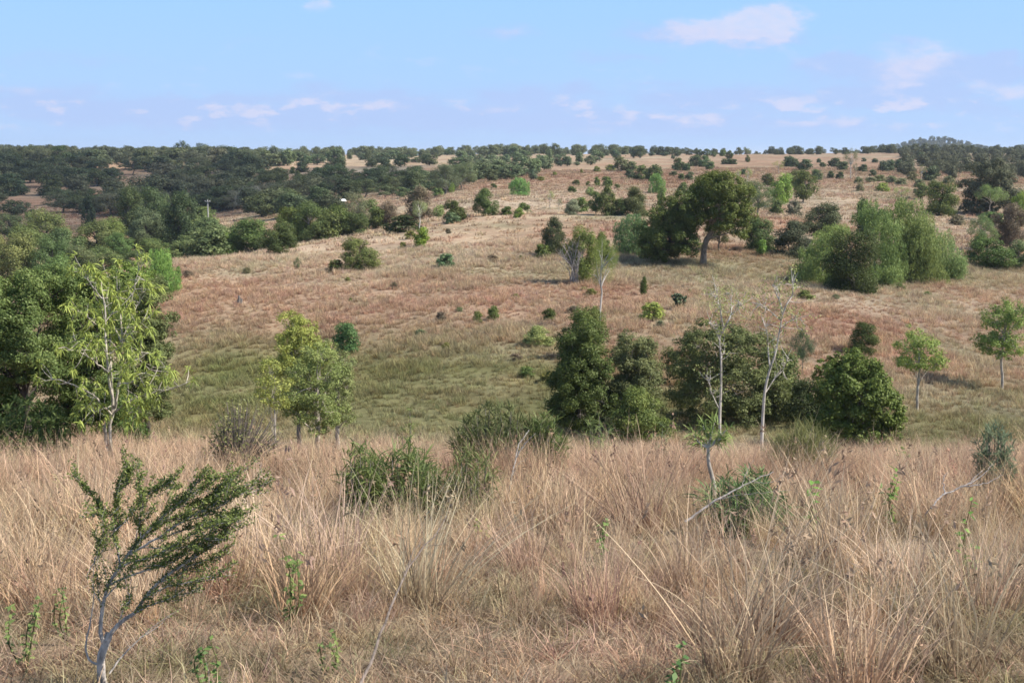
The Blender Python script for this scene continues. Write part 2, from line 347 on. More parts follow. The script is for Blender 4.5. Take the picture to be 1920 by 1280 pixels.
#          clumps, clump radius, cover, sprig, sparse interior
KSPEC = {
 'dome': (34,.165,7.0,.08), 'mound': (34,.165,7.0,.08), 'oval': (38,.15,6.6,.08), 'cone': (40,.14,7.0,.10), 'round': (32,.155,6.0,.10), 'high': (28,.15,4.6,.12),
 'euc': (20,.135,3.2,.14), 'pole': (12,.13,1.2,.25), 'umbrella': (18,.13,3.4,.1), 'weep': (40,.13,6.5,.12), 'sapling': (18,.15,2.4,.2),
}
LODN = {0: 1500, 1: 4600, 2: 14000, 3: 34000}
_cache = {}
def tree_meshes(kind, var, lod, seedx=0):
    key = (kind, var, lod, seedx)
    if key in _cache: return _cache[key]
    rng = np.random.RandomState(abs(hash((kind, 7))) % 1 + sum(map(ord, kind))*31 + var*101 + seedx*977)
    zs, rs = PROFILE[kind]; K, rc, cover, sprig = KSPEC[kind]
    N = LODN[lod]
    prof = lambda z: np.interp(z, zs, rs)
    # clump centres over the surface of the crown, a few inside
    z0, z1 = zs[0], zs[-1]
    cz = []; wz = np.linspace(z0, z1, 200); pw = prof(wz)+.08; cdf = np.cumsum(pw)/pw.sum()
    cz = np.interp((np.arange(K)+rng.rand(K))/K, cdf, wz); rng.shuffle(cz)
    ang = np.arange(K)*2.39996+rng.rand()*6+rng.normal(0, .35, K)
    lob = 1 + .08*np.sin(ang*2+rng.rand()*6) + .08*np.sin(ang*3+rng.rand()*6)
    rr = np.maximum(prof(cz)*lob - rc*.72, 0)*np.where(rng.rand(K) < .14, .45, 1.0)*rng.uniform(.74, 1.10, K)
    C = np.stack([np.cos(ang)*rr, np.sin(ang)*rr, np.clip(cz, z0+rc*.45, 1-rc*.62)], 1)
    C[:, :2] += rng.normal(0, .012, (K, 2))
    crc = rc*rng.uniform(.65, 1.35, K)
    # trunk with a limb to every clump
    tb = MB(); low = kind in ('dome', 'mound', 'oval', 'cone', 'weep')
    tr = {'dome': .022, 'mound': .022, 'oval': .03, 'cone': .03, 'weep': .025, 'round': .03, 'high': .026, 'euc': .026, 'pole': .032, 'umbrella': .024, 'sapling': .016}[kind]
    top = .80*z1
    k = 9; tz = np.linspace(-.02, top, k); wob = np.cumsum(rng.normal(0, .020 if kind not in ('pole','sapling') else .016, (k, 2)), 0); wob -= wob[0]
    sp = np.column_stack([wob, tz]); 
    fork = kind in ('euc', 'pole', 'umbrella') and var % 2 == 1
    radii = tr*np.interp(tz/top, [0, .06, .5, 1], [1.35, 1, .7, .22])
    sides = 5 if lod == 0 else 7
    tb.tube(sp, radii, sides)
    for i in range(K):
        if low and lod < 2 and i % 2: continue
        c = C[i]; za = np.clip(c[2]-rng.uniform(.12, .30), z0*.75+.02, top*.96); a = np.array([np.interp(za, tz, sp[:, 0]), np.interp(za, tz, sp[:, 1]), za])
        mid = a*.45+c*.55+np.array([0, 0, .03])+rng.normal(0, .012, 3)
        t = np.linspace(0, 1, 5)[:, None]; q = (1-t)**2*a+2*t*(1-t)*mid+t*t*c
        r0 = np.interp(za/top, [0, 1], [tr*.55, tr*.28])
        tb.tube(q, r0*np.linspace(1, .22, 5), 4 if lod < 2 else 5)
        if lod >= 2:
            for _ in range(3):
                e = c+rdir(rng, 1)[0]*crc[i]*.9; b = q[3]
                tb.tube(np.stack([b, (b+e)/2+rng.normal(0, .01, 3), e]), r0*np.array([.3, .2, .08]), 4)
    # leaves
    cb = MB(); per = rng.multinomial(N, crc**2/(crc**2).sum())
    L0 = math.sqrt(4*cover*.72*(z1-z0)/N); Cs = []; Ns = []; Ds = []; Ts = []
    ctint = rng.uniform(.28, .72, K)
    for i in range(K):
        n = per[i]; d = rdir(rng, n); rad = crc[i]*(.35+.65*rng.rand(n)**.45)
        out = rng.rand(n) < sprig; rad = np.where(out, rad*rng.uniform(1.05, 1.5, n), rad)
        lump = 1+.35*np.sin(d[:, 0]*5+i)*np.sin(d[:, 1]*5+2*i)*np.sin(d[:, 2]*5+3*i)
        p = C[i]+d*(rad*lump)[:, None]*np.array([1.05, 1.05, .80])
        if kind == 'weep':
            ln = rng.rand(n)**1.6*.22; ph = np.floor(rng.rand(n)*26)
            so_ = np.stack([np.cos(ph*2.4), np.sin(ph*2.4), np.sin(ph*1.3)*.5+.3], 1)*crc[i]*.95
            p = C[i]+so_*rng.uniform(.8, 1.1, (n, 1))+rng.normal(0, .012, (n, 3))
            p[:, :2] += unit(so_[:, :2])*(ln*.22)[:, None]; p[:, 2] -= ln
        p[:, 2] = np.maximum(p[:, 2], .004+rng.rand(n)*.03)
        cen = unit(p-np.array([0, 0, (z0+z1)/2-.05]))
        nn = d*.65+cen*.45+np.array([0, 0, .30])+rng.normal(0, .55, (n, 3))
        dd = rng.normal(size=(n, 3))+np.array([0, 0, -.5])
        if kind == 'weep': dd = rng.normal(0, .35, (n, 3))+np.array([0, 0, -1.2]); nn = nn*np.array([1, 1, .3])
        Cs.append(p); Ns.append(nn); Ds.append(dd); Ts.append(np.clip(ctint[i]+rng.normal(0, .17, n), 0, 1))
    C_ = np.concatenate(Cs); n = len(C_)
    lw = (1.35, .36) if kind == 'weep' else (1.0, .56)
    if kind in ('euc', 'pole'): lw = (1.12, .46)
    sz = rng.uniform(.7, 1.3, n)
    cb.leaves(C_, np.concatenate(Ns), np.concatenate(Ds), L0*lw[0]*sz, L0*lw[1]*sz, np.concatenate(Ts), fold=.12)
    r = (tb, cb, {})
    _cache[key] = r; return r
def part_mesh(rec, which, name):
    k = rec[2].get(which)
    if k is None:
        if which == 'both':
            m = MB(); tb, cb = rec[0], rec[1]
            for src, mi in ((cb, 0), (tb, 1)):
                for V, F, T, A, nn in zip(src.V, src.F, src.T, src.A, np.cumsum([0]+[len(v) for v in src.V])): m.add(V, F-nn, T, A, mi)
            k = m.mesh(name, [M_LEAF, M_BARKFAR])
        elif which == 'crown': k = rec[1].mesh(name, [M_LEAF])
        else: k = rec[0].mesh(name, [M_BARK], smooth=True)
        rec[2][which] = k
    return k

DK=(.072,.096,.026); MG=(.105,.142,.038); OL=(.152,.160,.042); GG=(.140,.155,.078); LG=(.190,.250,.058); YG=(.32,.35,.07)
BG=(.108,.160,.075); BR=(.140,.115,.075); SH=(.07,.08,.054); PG=(.23,.27,.105); YO=(.23,.22,.05)
WB=(.50,.44,.37); GB=(.27,.24,.20); DB=(.10,.085,.07)
SHRUBBY = {'dome', 'mound'}
n_trees = 0
_seq = random.Random(11)
def place(kind, x, yb, yt, w, col, label, d=None, group=None, cat=None, name=None, bark=GB, parts=None, var=None, lod=None, sink=.02, depth=None, jit=.10, X=None):
    """one tree or shrub: photograph column x, foot row yb, top row yt, width w in pixels; it gets its own place on the ground and its real size"""
    global n_trees
    if d is None: d = ground_hit(x, yb)
    u, v = pu(x, (yb+yt)/2); gx = u*d; gz = float(H(gx, d))
    h = EYE + pu(x, yt)[1]*d - gz; wm = w*d/FPX
    hp = h/d*FPX
    if lod is None: lod = 0 if hp < 42 else 1 if hp < 95 else 2 if hp < 190 else 3
    if var is None: var = _seq.randrange(3)
    rec = tree_meshes(kind, var, lod)
    if cat is None: cat = 'shrub' if kind in SHRUBBY else 'tree'
    if name is None: name = {'shrub': 'shrub', 'tree': 'tree', 'bush': 'bush'}.get(cat, cat)
    if parts is None: parts = (kind not in SHRUBBY and hp > 26) or hp > 110
    c = np.array(col)*(1.0 if col in (DK,MG,OL,GG,LG,YG,BG,BR,SH,PG,YO) else np.array((1.5, 1.5, 1.2)))*(1+np.random.RandomState(n_trees).normal(0, jit*.5, 3)*np.array([1, .6, 1]))*(1+_seq.uniform(-jit, jit))
    c = tuple(float(np.clip(q, .015, .9)) for q in c)
    rz = _seq.uniform(0, 6.283); s = (wm, wm*(depth or 1.0), h*(1+sink)); loc = (gx, d, gz-h*sink)
    if parts:
        r = bpy.data.objects.new(name, None); COL.objects.link(r); r.empty_display_size = .3
        r.location = loc; r.rotation_euler = (0, 0, rz); r.scale = s
        obj('trunk', part_mesh(rec, 'trunk', 'trunk'), r, bark); obj('crown', part_mesh(rec, 'crown', 'crown'), r, c)
    else:
        r = obj(name, part_mesh(rec, 'both', name), None, c); r.location = loc; r.rotation_euler = (0, 0, rz); r.scale = s
    tag(r, label, cat, group); n_trees += 1
    return r
def many(kind, lst, col, label, group, **k):
    for (x, yb, yt, w) in lst: place(kind if isinstance(kind, str) else _seq.choice(kind), x, yb, yt, w, col, label, group=group, **k)

# ---- nearer valley and slope, one by one
place('mound', 1195, 822, 730, 110, MG, 'low mid-green thicket at the foot of the grey-green bushy tree', d=55, lod=2)
place('dome', 1100, 640, 573, 66, MG, 'bush peeking over the top of the dark cone-shaped tree', d=75)
place('mound', 1462, 812, 660, 110, (.062,.078,.036), 'dull-green bush adjoining the broad tree behind the white trunks', d=61, lod=2)
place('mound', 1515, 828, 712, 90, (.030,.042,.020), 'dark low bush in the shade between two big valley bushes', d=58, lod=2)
place('dome', 1617, 663, 604, 58, (.045,.058,.022), 'neat dark ball bush of fine upright twigs above the glossy dome bush', lod=2)
place('sapling', 1505, 702, 613, 46, (.045,.075,.040), 'small sapling with dark blue-green crown on thin bare stem', bark=GB, lod=2)
place('dome', 652, 662, 604, 52, (.055,.095,.04), 'round mid-green bush alone at the edge of the valley grass')
place('mound', 1225, 600, 567, 46, LG, 'small light-green bush on red grass beside the prickly pear')
place('oval', 1207, 553, 519, 15, DK, 'tiny upright conifer-like sapling below the big spreading tree', cat='sapling', name='sapling')
place('mound', 1030, 600, 579, 26, DK, 'small dark bush with its shadow on the middle grass')
place('mound', 1008, 648, 612, 54, PG, 'sprawling pale green low bush fading into the grass', lod=1)
place('mound', 895, 605, 583, 18, MG, 'scrappy low green bush, nearer of a pair in red grass')
place('mound', 925, 600, 574, 24, MG, 'scrappy low green bush, farther of a pair in red grass')
place('mound', 836, 503, 476, 36, BG, 'small spreading bush alone in the middle of the pale slope')
place('mound', 923, 490, 478, 22, BR, 'small brownish bush on the pale slope')
place('dome', 1095, 545, 538, 14, OL, 'tiny olive tuft bush beside the grey bare trunks', d=None)
place('dome', 672, 507, 447, 64, (.085,.105,.040), 'round olive bush with yellowish leaves on the pale slope', lod=2)
place('dome', 628, 510, 486, 30, DK, 'small dark bush against the round olive bush')
place('sapling', 557, 512, 481, 15, GG, 'thin sapling with a bushy top on the pale slope', cat='sapling', name='sapling')
place('dome', 790, 463, 427, 32, (.10,.145,.030), 'bright green ball bush with a dark shadow')
place('mound', 769, 448, 433, 22, OL, 'low olive bush tucked behind the bright ball bush')
place('pole', 786, 432, 374, 40, PG, 'slim tree with a bright white trunk above the ball bush', bark=(.68,.63,.56), lod=2, var=1)
place('mound', 757, 434, 404, 66, (.040,.052,.024), 'wide dark bush behind the bright white trunk')
place('round', 785, 420, 352, 52, BR, 'brownish thin-leaved tree behind the bright white trunk', d=165, lod=1)
place('round', 728, 425, 380, 40, BR, 'brown-tinged tree at the upper end of the tree line')
place('oval', 910, 405, 354, 47, (.055,.078,.032), 'dense oval dark tree standing alone on the shoulder', lod=2)
place('dome', 852, 416, 376, 40, DK, 'dark rounded bush beside a paler ball bush on the shoulder', lod=1)
place('dome', 848, 419, 398, 26, BG, 'paler ball bush in front of the dark rounded bush')
place('round', 823, 410, 385, 26, PG, 'pale sparse bushy tree beside the dark rounded bush')
place('dome', 972, 408, 390, 20, LG, 'light green ball bush on the shoulder')
place('mound', 950, 403, 387, 24, DK, 'dark flat bush behind the light green ball bush')
place('mound', 982, 400, 381, 28, MG, 'mid-green bush touching the light green ball bush')
place('weep', 974, 366, 334, 44, (.095,.160,.060), 'light green weeping tree on the far red slope', lod=1)
place('dome', 1016, 484, 458, 30, MG, 'low green bush at the foot of the dark ragged tree')
place('oval', 1037, 480, 408, 48, (.045,.056,.032), 'dark ragged tree beside the grey bare-stemmed tree', lod=2)
place('round', 1092, 525, 428, 64, (.11,.125,.04), 'olive-yellow tree behind the grey bare stems', d=104, lod=2)
place('oval', 1130, 500, 436, 34, (.075,.095,.035), 'slim green tree between the grey stems and the weeping tree', d=116, lod=1)
place('pole', 1127, 614, 440, 62, (.10,.125,.04), 'tall thin white-trunked tree standing alone in red grass', bark=(.66,.60,.53), lod=2, var=0)
place('weep', 1185, 484, 404, 78, (.065,.110,.055), 'blue-green weeping tree beside the big spreading tree', d=122, lod=2)
place('euc', 1352, 472, 398, 70, (.055,.062,.030), 'dark open tree behind the thick pale trunk', lod=2)
place('dome', 1422, 472, 408, 64, (.050,.072,.032), 'full round dark bush beyond the red bank', lod=2)
place('dome', 1430, 480, 450, 22, (.10,.165,.045), 'small bright green bush in front of the full round bush')
place('mound', 1486, 480, 414, 80, (.042,.050,.034), 'wide blackish bush beside the weeping thicket', lod=2)
place('round', 1545, 455, 383, 88, (.045,.055,.034), 'dark round tree rising behind the weeping thicket', lod=2)
place('dome', 1620, 436, 374, 34, (.040,.060,.028), 'dark upright bush behind the weeping thicket', d=150, lod=1)
WP = (.105,.150,.062)
place('dome', 1600, 524, 430, 104, (.034,.046,.018), 'bush coloured dark as the shade in the hollow heart of the weeping thicket', d=103, lod=3)  # added bush; shade of the thicket's hollow is put into its dark leaf colour
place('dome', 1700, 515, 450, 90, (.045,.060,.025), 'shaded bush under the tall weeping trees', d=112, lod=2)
place('dome', 1764, 405, 341, 62, (.070,.082,.028), 'dense round olive-dark tree on the upper slope', lod=2, cat='tree', name='tree')
place('umbrella', 1856, 412, 346, 58, (.095,.130,.055), 'light flat-crowned tree with white stems before the black tree', bark=WB, lod=2, var=1)
place('euc', 1840, 470, 404, 56, (.090,.125,.055), 'forked pale-limbed tree above a round dark bush', bark=(.40,.34,.28), lod=2, var=1)
place('dome', 1852, 503, 446, 84, (.055,.080,.030), 'round dark bush with pale stems at the slope edge', lod=2)
place('round', 1912, 505, 452, 52, (.075,.095,.045), 'grey-green tree with a short trunk next to the round dark bush', lod=1)
place('round', 1893, 470, 384, 66, BR, 'brown-grey twiggy tree above the grey-green tree', lod=2)
place('round', 1914, 425, 362, 40, LG, 'fresh green tree beyond the brown-grey twiggy tree', lod=1)
place('mound', 1862, 418, 398, 44, (.08,.12,.045), 'low spreading green thicket under the flat-crowned tree')
place('mound', 1795, 422, 404, 30, BR, 'dry brown thicket beside the spreading green thicket')
place('round', 1727, 374, 343, 30, (.075,.088,.04), 'twin-topped tree above the weeping thicket')
place('pole', 1690, 380, 349, 34, PG, 'pale green tree on twin white stems above the weeping thicket', bark=WB, lod=1, var=1)
place('mound', 1655, 359, 343, 26, LG, 'bright low bush on the pale upper slope')
# behind the big spreading tree
place('euc', 1420, 405, 340, 66, (.082,.100,.052), 'wide grey-green open tree behind the spreading tree', lod=2)
place('round', 1466, 388, 328, 48, (.125,.185,.045), 'brightest lime-green tree behind the grey-green one', lod=1)
place('dome', 1455, 403, 374, 30, (.06,.075,.032), 'dark bush below the lime-green tree')
place('round', 1507, 380, 318, 46, (.068,.084,.032), 'tall dark olive tree next to the lime-green tree', lod=1)
place('dome', 1490, 408, 376, 34, BR, 'brown bush below the tall dark olive tree')
place('round', 1494, 352, 320, 30, (.08,.10,.045), 'greyish tree at the back of the lime-green clump')
place('dome', 1532, 338, 318, 24, (.075,.095,.055), 'grey-green bush at the far end of the lime-green clump')
place('round', 1440, 350, 326, 26, (.055,.066,.03), 'dark tree top at the near end of the lime-green clump')
place('pole', 1402, 350, 314, 18, PG, 'thin white-trunked sapling over the spreading tree', bark=(.62,.58,.5), var=0, parts=True)
place('pole', 1384, 345, 318, 14, PG, 'second thin pale sapling over the spreading tree', bark=(.62,.58,.5), var=1, parts=True)
place('pole', 1460, 326, 301, 24, (.17,.18,.07), 'yellowish sparse tree on the red far slope', bark=WB, parts=True)
place('pole', 1596, 336, 276, 28, GG, 'tall white-trunked gum above the ridge bushes', bark=(.66,.62,.55), lod=1, var=1, parts=True)
place('pole', 1605, 334, 305, 12, GG, 'small pale sapling next to the tall white-trunked gum', bark=(.62,.58,.5), var=0, parts=True)
place('pole', 1728, 341, 308, 16, GG, 'pale-stemmed sapling on the scrubby far slope', bark=(.6,.56,.5), var=0, parts=True)
place('umbrella', 1399, 302, 276, 18, GG, 'small umbrella-crowned tree on the skyline', bark=GB, parts=True)
place('round', 1368, 300, 282, 15, DK, 'dark round tree beside the umbrella tree on the skyline')
place('dome', 1355, 293, 280, 12, MG, 'round green tree alone on the skyline')
place('oval', 1402, 304, 291, 10, DK, 'small dark bush under the umbrella tree')
# mid-distance clump on the grass shoulder
place('dome', 1072, 403, 373, 30, (.14,.15,.12), 'silvery grey shrub on the grass shoulder', lod=1)
place('dome', 1092, 400, 369, 28, (.085,.115,.04), 'green bush joined to the silvery grey shrub')
place('round', 1118, 402, 358, 32, (.07,.085,.035), 'first olive tree in the shoulder clump, beside the green bush', lod=1)
place('oval', 1140, 404, 348, 34, (.062,.080,.034), 'tallest olive tree of the shoulder clump', lod=1)
place('dome', 1165, 404, 372, 32, (.075,.095,.04), 'low green bush between the two olive trees of the shoulder')
place('oval', 1193, 405, 351, 50, (.062,.076,.034), 'broad dome tree ending the shoulder clump', lod=2)
place('pole', 1031, 392, 356, 18, PG, 'pale spindly tree on the grass shoulder', bark=WB, parts=True)
place('pole', 1048, 398, 371, 16, GG, 'little white-stemmed tree beside the silvery shrub', bark=WB, parts=True, var=0)
place('round', 1106, 368, 351, 16, PG, 'pale round-topped little tree above the shoulder clump')
place('weep', 1232, 362, 326, 32, (.105,.17,.06), 'light green weeping tree on the red slope', lod=1)
place('oval', 1282, 366, 342, 24, (.05,.07,.028), 'dark bush behind the crown of the spreading tree')
place('round', 1240, 386, 350, 18, (.10,.13,.05), 'slender tree below the light green weeping tree')
# dark bushes scattered on the far red slope
many('dome', [(1073,361,349,18),(1080,347,337,14),(1102,349,340,9),(1142,349,332,11),(1157,354,345,12)], DK, 'small round dark bush on the red slope above the shoulder clump', 'small bushes on the red slope')
many('dome', [(1120,349,331,12),(1138,350,331,18)], MG, 'small upright green bush in a pair on the red slope', 'upright bushes on the red slope')
many('mound', [(1014,339,331,14),(1119,322,312,14),(1090,325,317,6),(1040,330,322,10),(1145,320,309,20)], OL, 'flat little olive bush on the far bare slope', 'olive bushes on the far bare slope')
place('round', 1165, 322, 294, 32, (.062,.078,.042), 'largest dark bushy tree in a row along the far bare slope')
place('dome', 1182, 322, 302, 26, (.062,.078,.042), 'dark bush close behind the largest tree of the far row')
place('dome', 1181, 334, 318, 20, (.06,.075,.045), 'bush at the lower end of the far row')
place('mound', 1205, 338, 310, 36, (.068,.085,.04), 'wide green bush of the far row before the light weeping tree')
place('mound', 1228, 340, 310, 32, (.068,.085,.04), 'wide bush just behind the light green weeping tree')
many('dome', [(1262,330,321,18),(1274,320,296,20),(1268,318,305,20),(1278,338,325,14),(1293,338,322,15)], (.055,.072,.038), 'dark bush on the bare slope near the skyline pair of trees', 'bushes on the bare slope')
many('dome', [(1287,321,306,16),(1303,312,291,26),(1320,313,292,28),(1331,318,303,20),(1362,308,297,20),(1374,308,298,18)], (.050,.070,.036), 'rounded dark bush in a cluster below the ridge line', 'rounded bushes below the ridge line')
many('dome', [(1478,312,293,26),(1490,314,297,20),(1508,319,298,30),(1393,329,317,13),(1565,313,296,24),(1580,319,303,24),(1535,305,297,10),(1543,313,304,14),(1558,334,321,14),(1575,336,322,14)], (.046,.062,.036), 'blackish bush on the bare red rise beside the tall gum', 'bushes on the bare red rise')
many('dome', [(1620,303,296,10),(1640,305,297,14),(1618,322,308,16),(1637,330,318,16),(1655,322,302,22),(1668,321,300,22),(1686,319,300,22),(1698,325,305,24),(1728,305,286,18),(1785,314,303,14),(1805,317,305,14),(1745,340,312,36),(1775,322,308,22),(1760,315,300,16)], (.050,.064,.042), 'dark bush on the scrubby slope beyond the gum', 'bushes on the scrubby far slope')
many('mound', [(1610,345,332,18),(1632,342,332,20),(1650,340,328,22),(1672,345,330,24),(1690,348,334,26),(1710,340,322,22),(1612,358,344,16),(1725,352,336,22),(1752,352,338,24),(1780,345,330,24)], (.10,.105,.065), 'dull grey scrub bush on the far slope under the gum', 'grey scrub on the far slope')

# tree line stepping down the shoulder
place('mound', 428, 479, 436, 51, LG, 'light green bush at the lowest end of the tree line', lod=1)
place('dome', 475, 472, 411, 84, (.060,.088,.034), 'broad dense tree near the low end of the tree line', lod=2, cat='tree', name='tree')
place('round', 524, 480, 420, 74, (.045,.062,.026), 'dark tree with a bare trunk at the grass edge', lod=2, bark=DB)
place('dome', 548, 460, 388, 84, (.075,.100,.032), 'lime-topped tree in the tree line', lod=2, cat='tree', name='tree')
place('round', 582, 456, 382, 79, (.055,.076,.030), 'tallest dark tree of the tree line', lod=2)
place('dome', 612, 452, 396, 59, (.072,.092,.034), 'olive tree of the tree line past the tallest one', lod=1, cat='tree', name='tree')
place('round', 640, 446, 386, 56, (.066,.086,.032), 'green tree in the tree line above the bare grass edge', lod=1)
place('dome', 664, 442, 399, 69, (.046,.060,.026), 'dark low tree in the tree line with bare ground before it', lod=2, cat='tree', name='tree')
place('round', 692, 430, 376, 54, (.070,.094,.036), 'green tree near the high end of the tree line', lod=1)
place('dome', 712, 428, 392, 41, (.080,.092,.036), 'small olive tree at the high end of the tree line', lod=1, cat='tree', name='tree')
place('round', 445, 462, 425, 44, (.085,.11,.05), 'pale tree peeping over the low end of the tree line')
place('euc', 668, 400, 362, 51, GG, 'grey-green tree standing past the shed', d=190, lod=1)

# wooded valley in cloud shade and the far wooded hillside
SKYL = [('euc',342,299,265,36,(.042,.052,.034),'tallest dark gum on the hill skyline'),('euc',377,299,269,36,(.055,.066,.040),'second tall gum on the hill skyline'),
 ('round',430,306,276,48,(.042,.054,.032),'broad dark tree on the hill skyline past the tall gums'),('dome',428,320,297,30,(.045,.056,.046),'rounded blue-grey bush on red ground under the skyline'),
 ('round',514,303,274,18,GG,'upright pale round tree on the hill skyline'),('round',540,311,279,30,(.075,.090,.055),'grey-green tree next to the upright skyline tree'),
 ('dome',548,326,313,12,DK,'small round bush on the bare red patch'),('dome',558,336,321,13,DK,'second small round bush on the bare red patch'),('dome',638,339,323,13,DK,'dark bush on bare ground over the shed'),
 ('round',690,305,278,14,(.06,.075,.04),'skyline tree with the roundest top over the middle woodland')]
for k, x, yb, yt, w, c, lb in SKYL: place(k, x, yb, yt, w, c, lb, parts=(k == 'euc'))
place('euc', 468, 398, 350, 60, (.13,.13,.115), 'pale grey feathery tree in the shaded valley', lod=2, bark=GB)
place('euc', 438, 396, 358, 46, (.10,.105,.09), 'greyish tree beside the pale feathery one', lod=1)
place('cone', 166, 440, 366, 30, (.026,.036,.022), 'black-green pointed tree in the dark valley', lod=1, d=330)
place('euc', 106, 362, 318, 30, (.060,.064,.045), 'thin tree with pale stems on the shaded hillside', bark=(.5,.42,.34), lod=1, parts=True)
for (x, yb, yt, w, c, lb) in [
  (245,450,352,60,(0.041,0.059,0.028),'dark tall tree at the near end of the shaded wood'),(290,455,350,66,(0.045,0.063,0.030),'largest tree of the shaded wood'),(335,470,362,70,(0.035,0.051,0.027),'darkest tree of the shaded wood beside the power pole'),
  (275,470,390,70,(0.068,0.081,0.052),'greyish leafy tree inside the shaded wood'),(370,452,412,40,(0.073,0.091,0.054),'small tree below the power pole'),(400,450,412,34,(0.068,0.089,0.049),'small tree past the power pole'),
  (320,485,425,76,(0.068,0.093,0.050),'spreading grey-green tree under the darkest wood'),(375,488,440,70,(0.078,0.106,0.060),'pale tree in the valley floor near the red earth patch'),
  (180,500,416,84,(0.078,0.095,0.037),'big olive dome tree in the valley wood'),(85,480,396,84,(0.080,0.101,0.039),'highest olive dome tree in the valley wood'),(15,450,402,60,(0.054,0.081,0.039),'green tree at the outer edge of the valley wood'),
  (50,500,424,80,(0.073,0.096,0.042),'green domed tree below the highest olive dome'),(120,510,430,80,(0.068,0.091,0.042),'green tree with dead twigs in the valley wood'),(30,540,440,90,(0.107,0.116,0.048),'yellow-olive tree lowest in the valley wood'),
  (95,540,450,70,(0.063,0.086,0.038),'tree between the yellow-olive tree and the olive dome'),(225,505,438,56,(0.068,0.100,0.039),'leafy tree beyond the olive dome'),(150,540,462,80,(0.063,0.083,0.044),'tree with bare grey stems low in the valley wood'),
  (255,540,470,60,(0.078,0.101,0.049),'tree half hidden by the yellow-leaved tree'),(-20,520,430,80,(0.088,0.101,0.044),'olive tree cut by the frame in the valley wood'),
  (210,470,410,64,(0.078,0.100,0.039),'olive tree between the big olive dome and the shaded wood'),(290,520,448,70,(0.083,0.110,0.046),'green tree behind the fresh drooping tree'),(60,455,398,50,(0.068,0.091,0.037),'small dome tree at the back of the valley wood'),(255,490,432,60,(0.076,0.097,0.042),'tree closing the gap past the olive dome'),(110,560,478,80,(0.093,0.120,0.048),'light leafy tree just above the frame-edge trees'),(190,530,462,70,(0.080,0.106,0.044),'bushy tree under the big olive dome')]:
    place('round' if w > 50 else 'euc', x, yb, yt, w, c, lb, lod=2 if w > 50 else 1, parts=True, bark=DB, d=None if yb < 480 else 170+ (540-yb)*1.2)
def scatter(rows, x0, x1, step, size, kinds, cols, label, group, seed, jx=.45, skip=None, ws=1.4, parts=False):
    rg = random.Random(seed)
    for y, hp in rows:
        x = x0 + rg.uniform(0, step)
        while x < x1:
            yy_ = y + rg.uniform(-5, 5); h = hp*rg.uniform(.65, 1.45)*size
            if not (skip and skip(x, yy_, rg)):
                place(rg.choice(kinds), x, yy_, yy_-h, h*ws*rg.uniform(.85, 1.35), rg.choice(cols), label, group=group, cat='tree', name='tree', parts=parts, lod=0 if h < 30 else 1)
            x += step*rg.uniform(1-jx, 1+jx)
def bare(x, y, rg):
    for (bx, by, sx, sy, p) in [(262,342,34,12,.9),(250,306,24,6,1),(310,304,20,6,.9),(30,388,70,14,.95),(110,375,60,8,.7),(150,360,50,8,.6),(520,322,24,12,.85),(565,330,30,14,.75),(490,406,110,12,1),(400,442,28,12,1),(230,378,50,12,.6)]:
        if abs(x-bx) < sx and abs(y-by) < sy and rg.random() < p: return True
    return False
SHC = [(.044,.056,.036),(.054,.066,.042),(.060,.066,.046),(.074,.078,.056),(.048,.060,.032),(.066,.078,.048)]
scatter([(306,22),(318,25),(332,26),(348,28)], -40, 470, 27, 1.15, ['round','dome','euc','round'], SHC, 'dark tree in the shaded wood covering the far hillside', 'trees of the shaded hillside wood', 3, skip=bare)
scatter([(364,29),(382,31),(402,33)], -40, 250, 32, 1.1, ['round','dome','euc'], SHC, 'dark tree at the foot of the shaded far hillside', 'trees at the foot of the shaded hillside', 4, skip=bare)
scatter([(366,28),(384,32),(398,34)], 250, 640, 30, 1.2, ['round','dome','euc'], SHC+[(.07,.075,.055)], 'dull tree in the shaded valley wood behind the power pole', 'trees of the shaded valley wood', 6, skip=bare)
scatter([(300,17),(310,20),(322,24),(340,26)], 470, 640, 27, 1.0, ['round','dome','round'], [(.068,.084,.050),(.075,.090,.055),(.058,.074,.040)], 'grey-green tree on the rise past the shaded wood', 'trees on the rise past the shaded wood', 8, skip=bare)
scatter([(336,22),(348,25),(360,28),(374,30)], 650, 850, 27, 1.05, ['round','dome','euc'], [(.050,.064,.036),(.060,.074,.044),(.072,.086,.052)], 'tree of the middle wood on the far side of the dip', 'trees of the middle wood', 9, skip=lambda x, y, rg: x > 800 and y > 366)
place('euc', 832, 368, 308, 60, (.070,.080,.055), 'grey-leaved tall tree standing over the middle wood', lod=2, bark=GB)
place('euc', 866, 356, 306, 54, (.080,.094,.058), 'second grey-leaved tall tree over the middle wood', lod=2, bark=GB)
place('sapling', 848, 368, 343, 16, (.11,.15,.045), 'small fresh green tree at the edge of the middle wood', parts=True)
place('mound', 822, 368, 352, 22, (.09,.13,.05), 'green bush at the edge of the middle wood')
place('round', 880, 345, 312, 34, (.060,.080,.050), 'dark tree at the open end of the middle wood')
place('round', 922, 341, 318, 26, (.05,.062,.036), 'dark tree nearest the bare red rise')
place('dome', 926, 354, 344, 13, DK, 'single dark bush on the bare red rise')
scatter([(296,12),(304,15),(314,18)], 640, 850, 22, 1.0, ['round','dome'], [(.060,.078,.046),(.070,.086,.054),(.052,.070,.034)], 'rounded tree among pale clearings on the far rise', 'trees among the pale clearings', 10, skip=lambda x, y, rg: rg.random() < .33)
scatter([(298,13),(306,16),(316,19),(327,21),(338,22)], 855, 1010, 21, 1.05, ['round','dome','round'], [(.072,.090,.058),(.080,.098,.064),(.062,.082,.046)], 'grey-green tree of the grove along the far ridge', 'trees of the far ridge grove', 12, skip=lambda x, y, rg: x > 960+ (338-y)*.7)
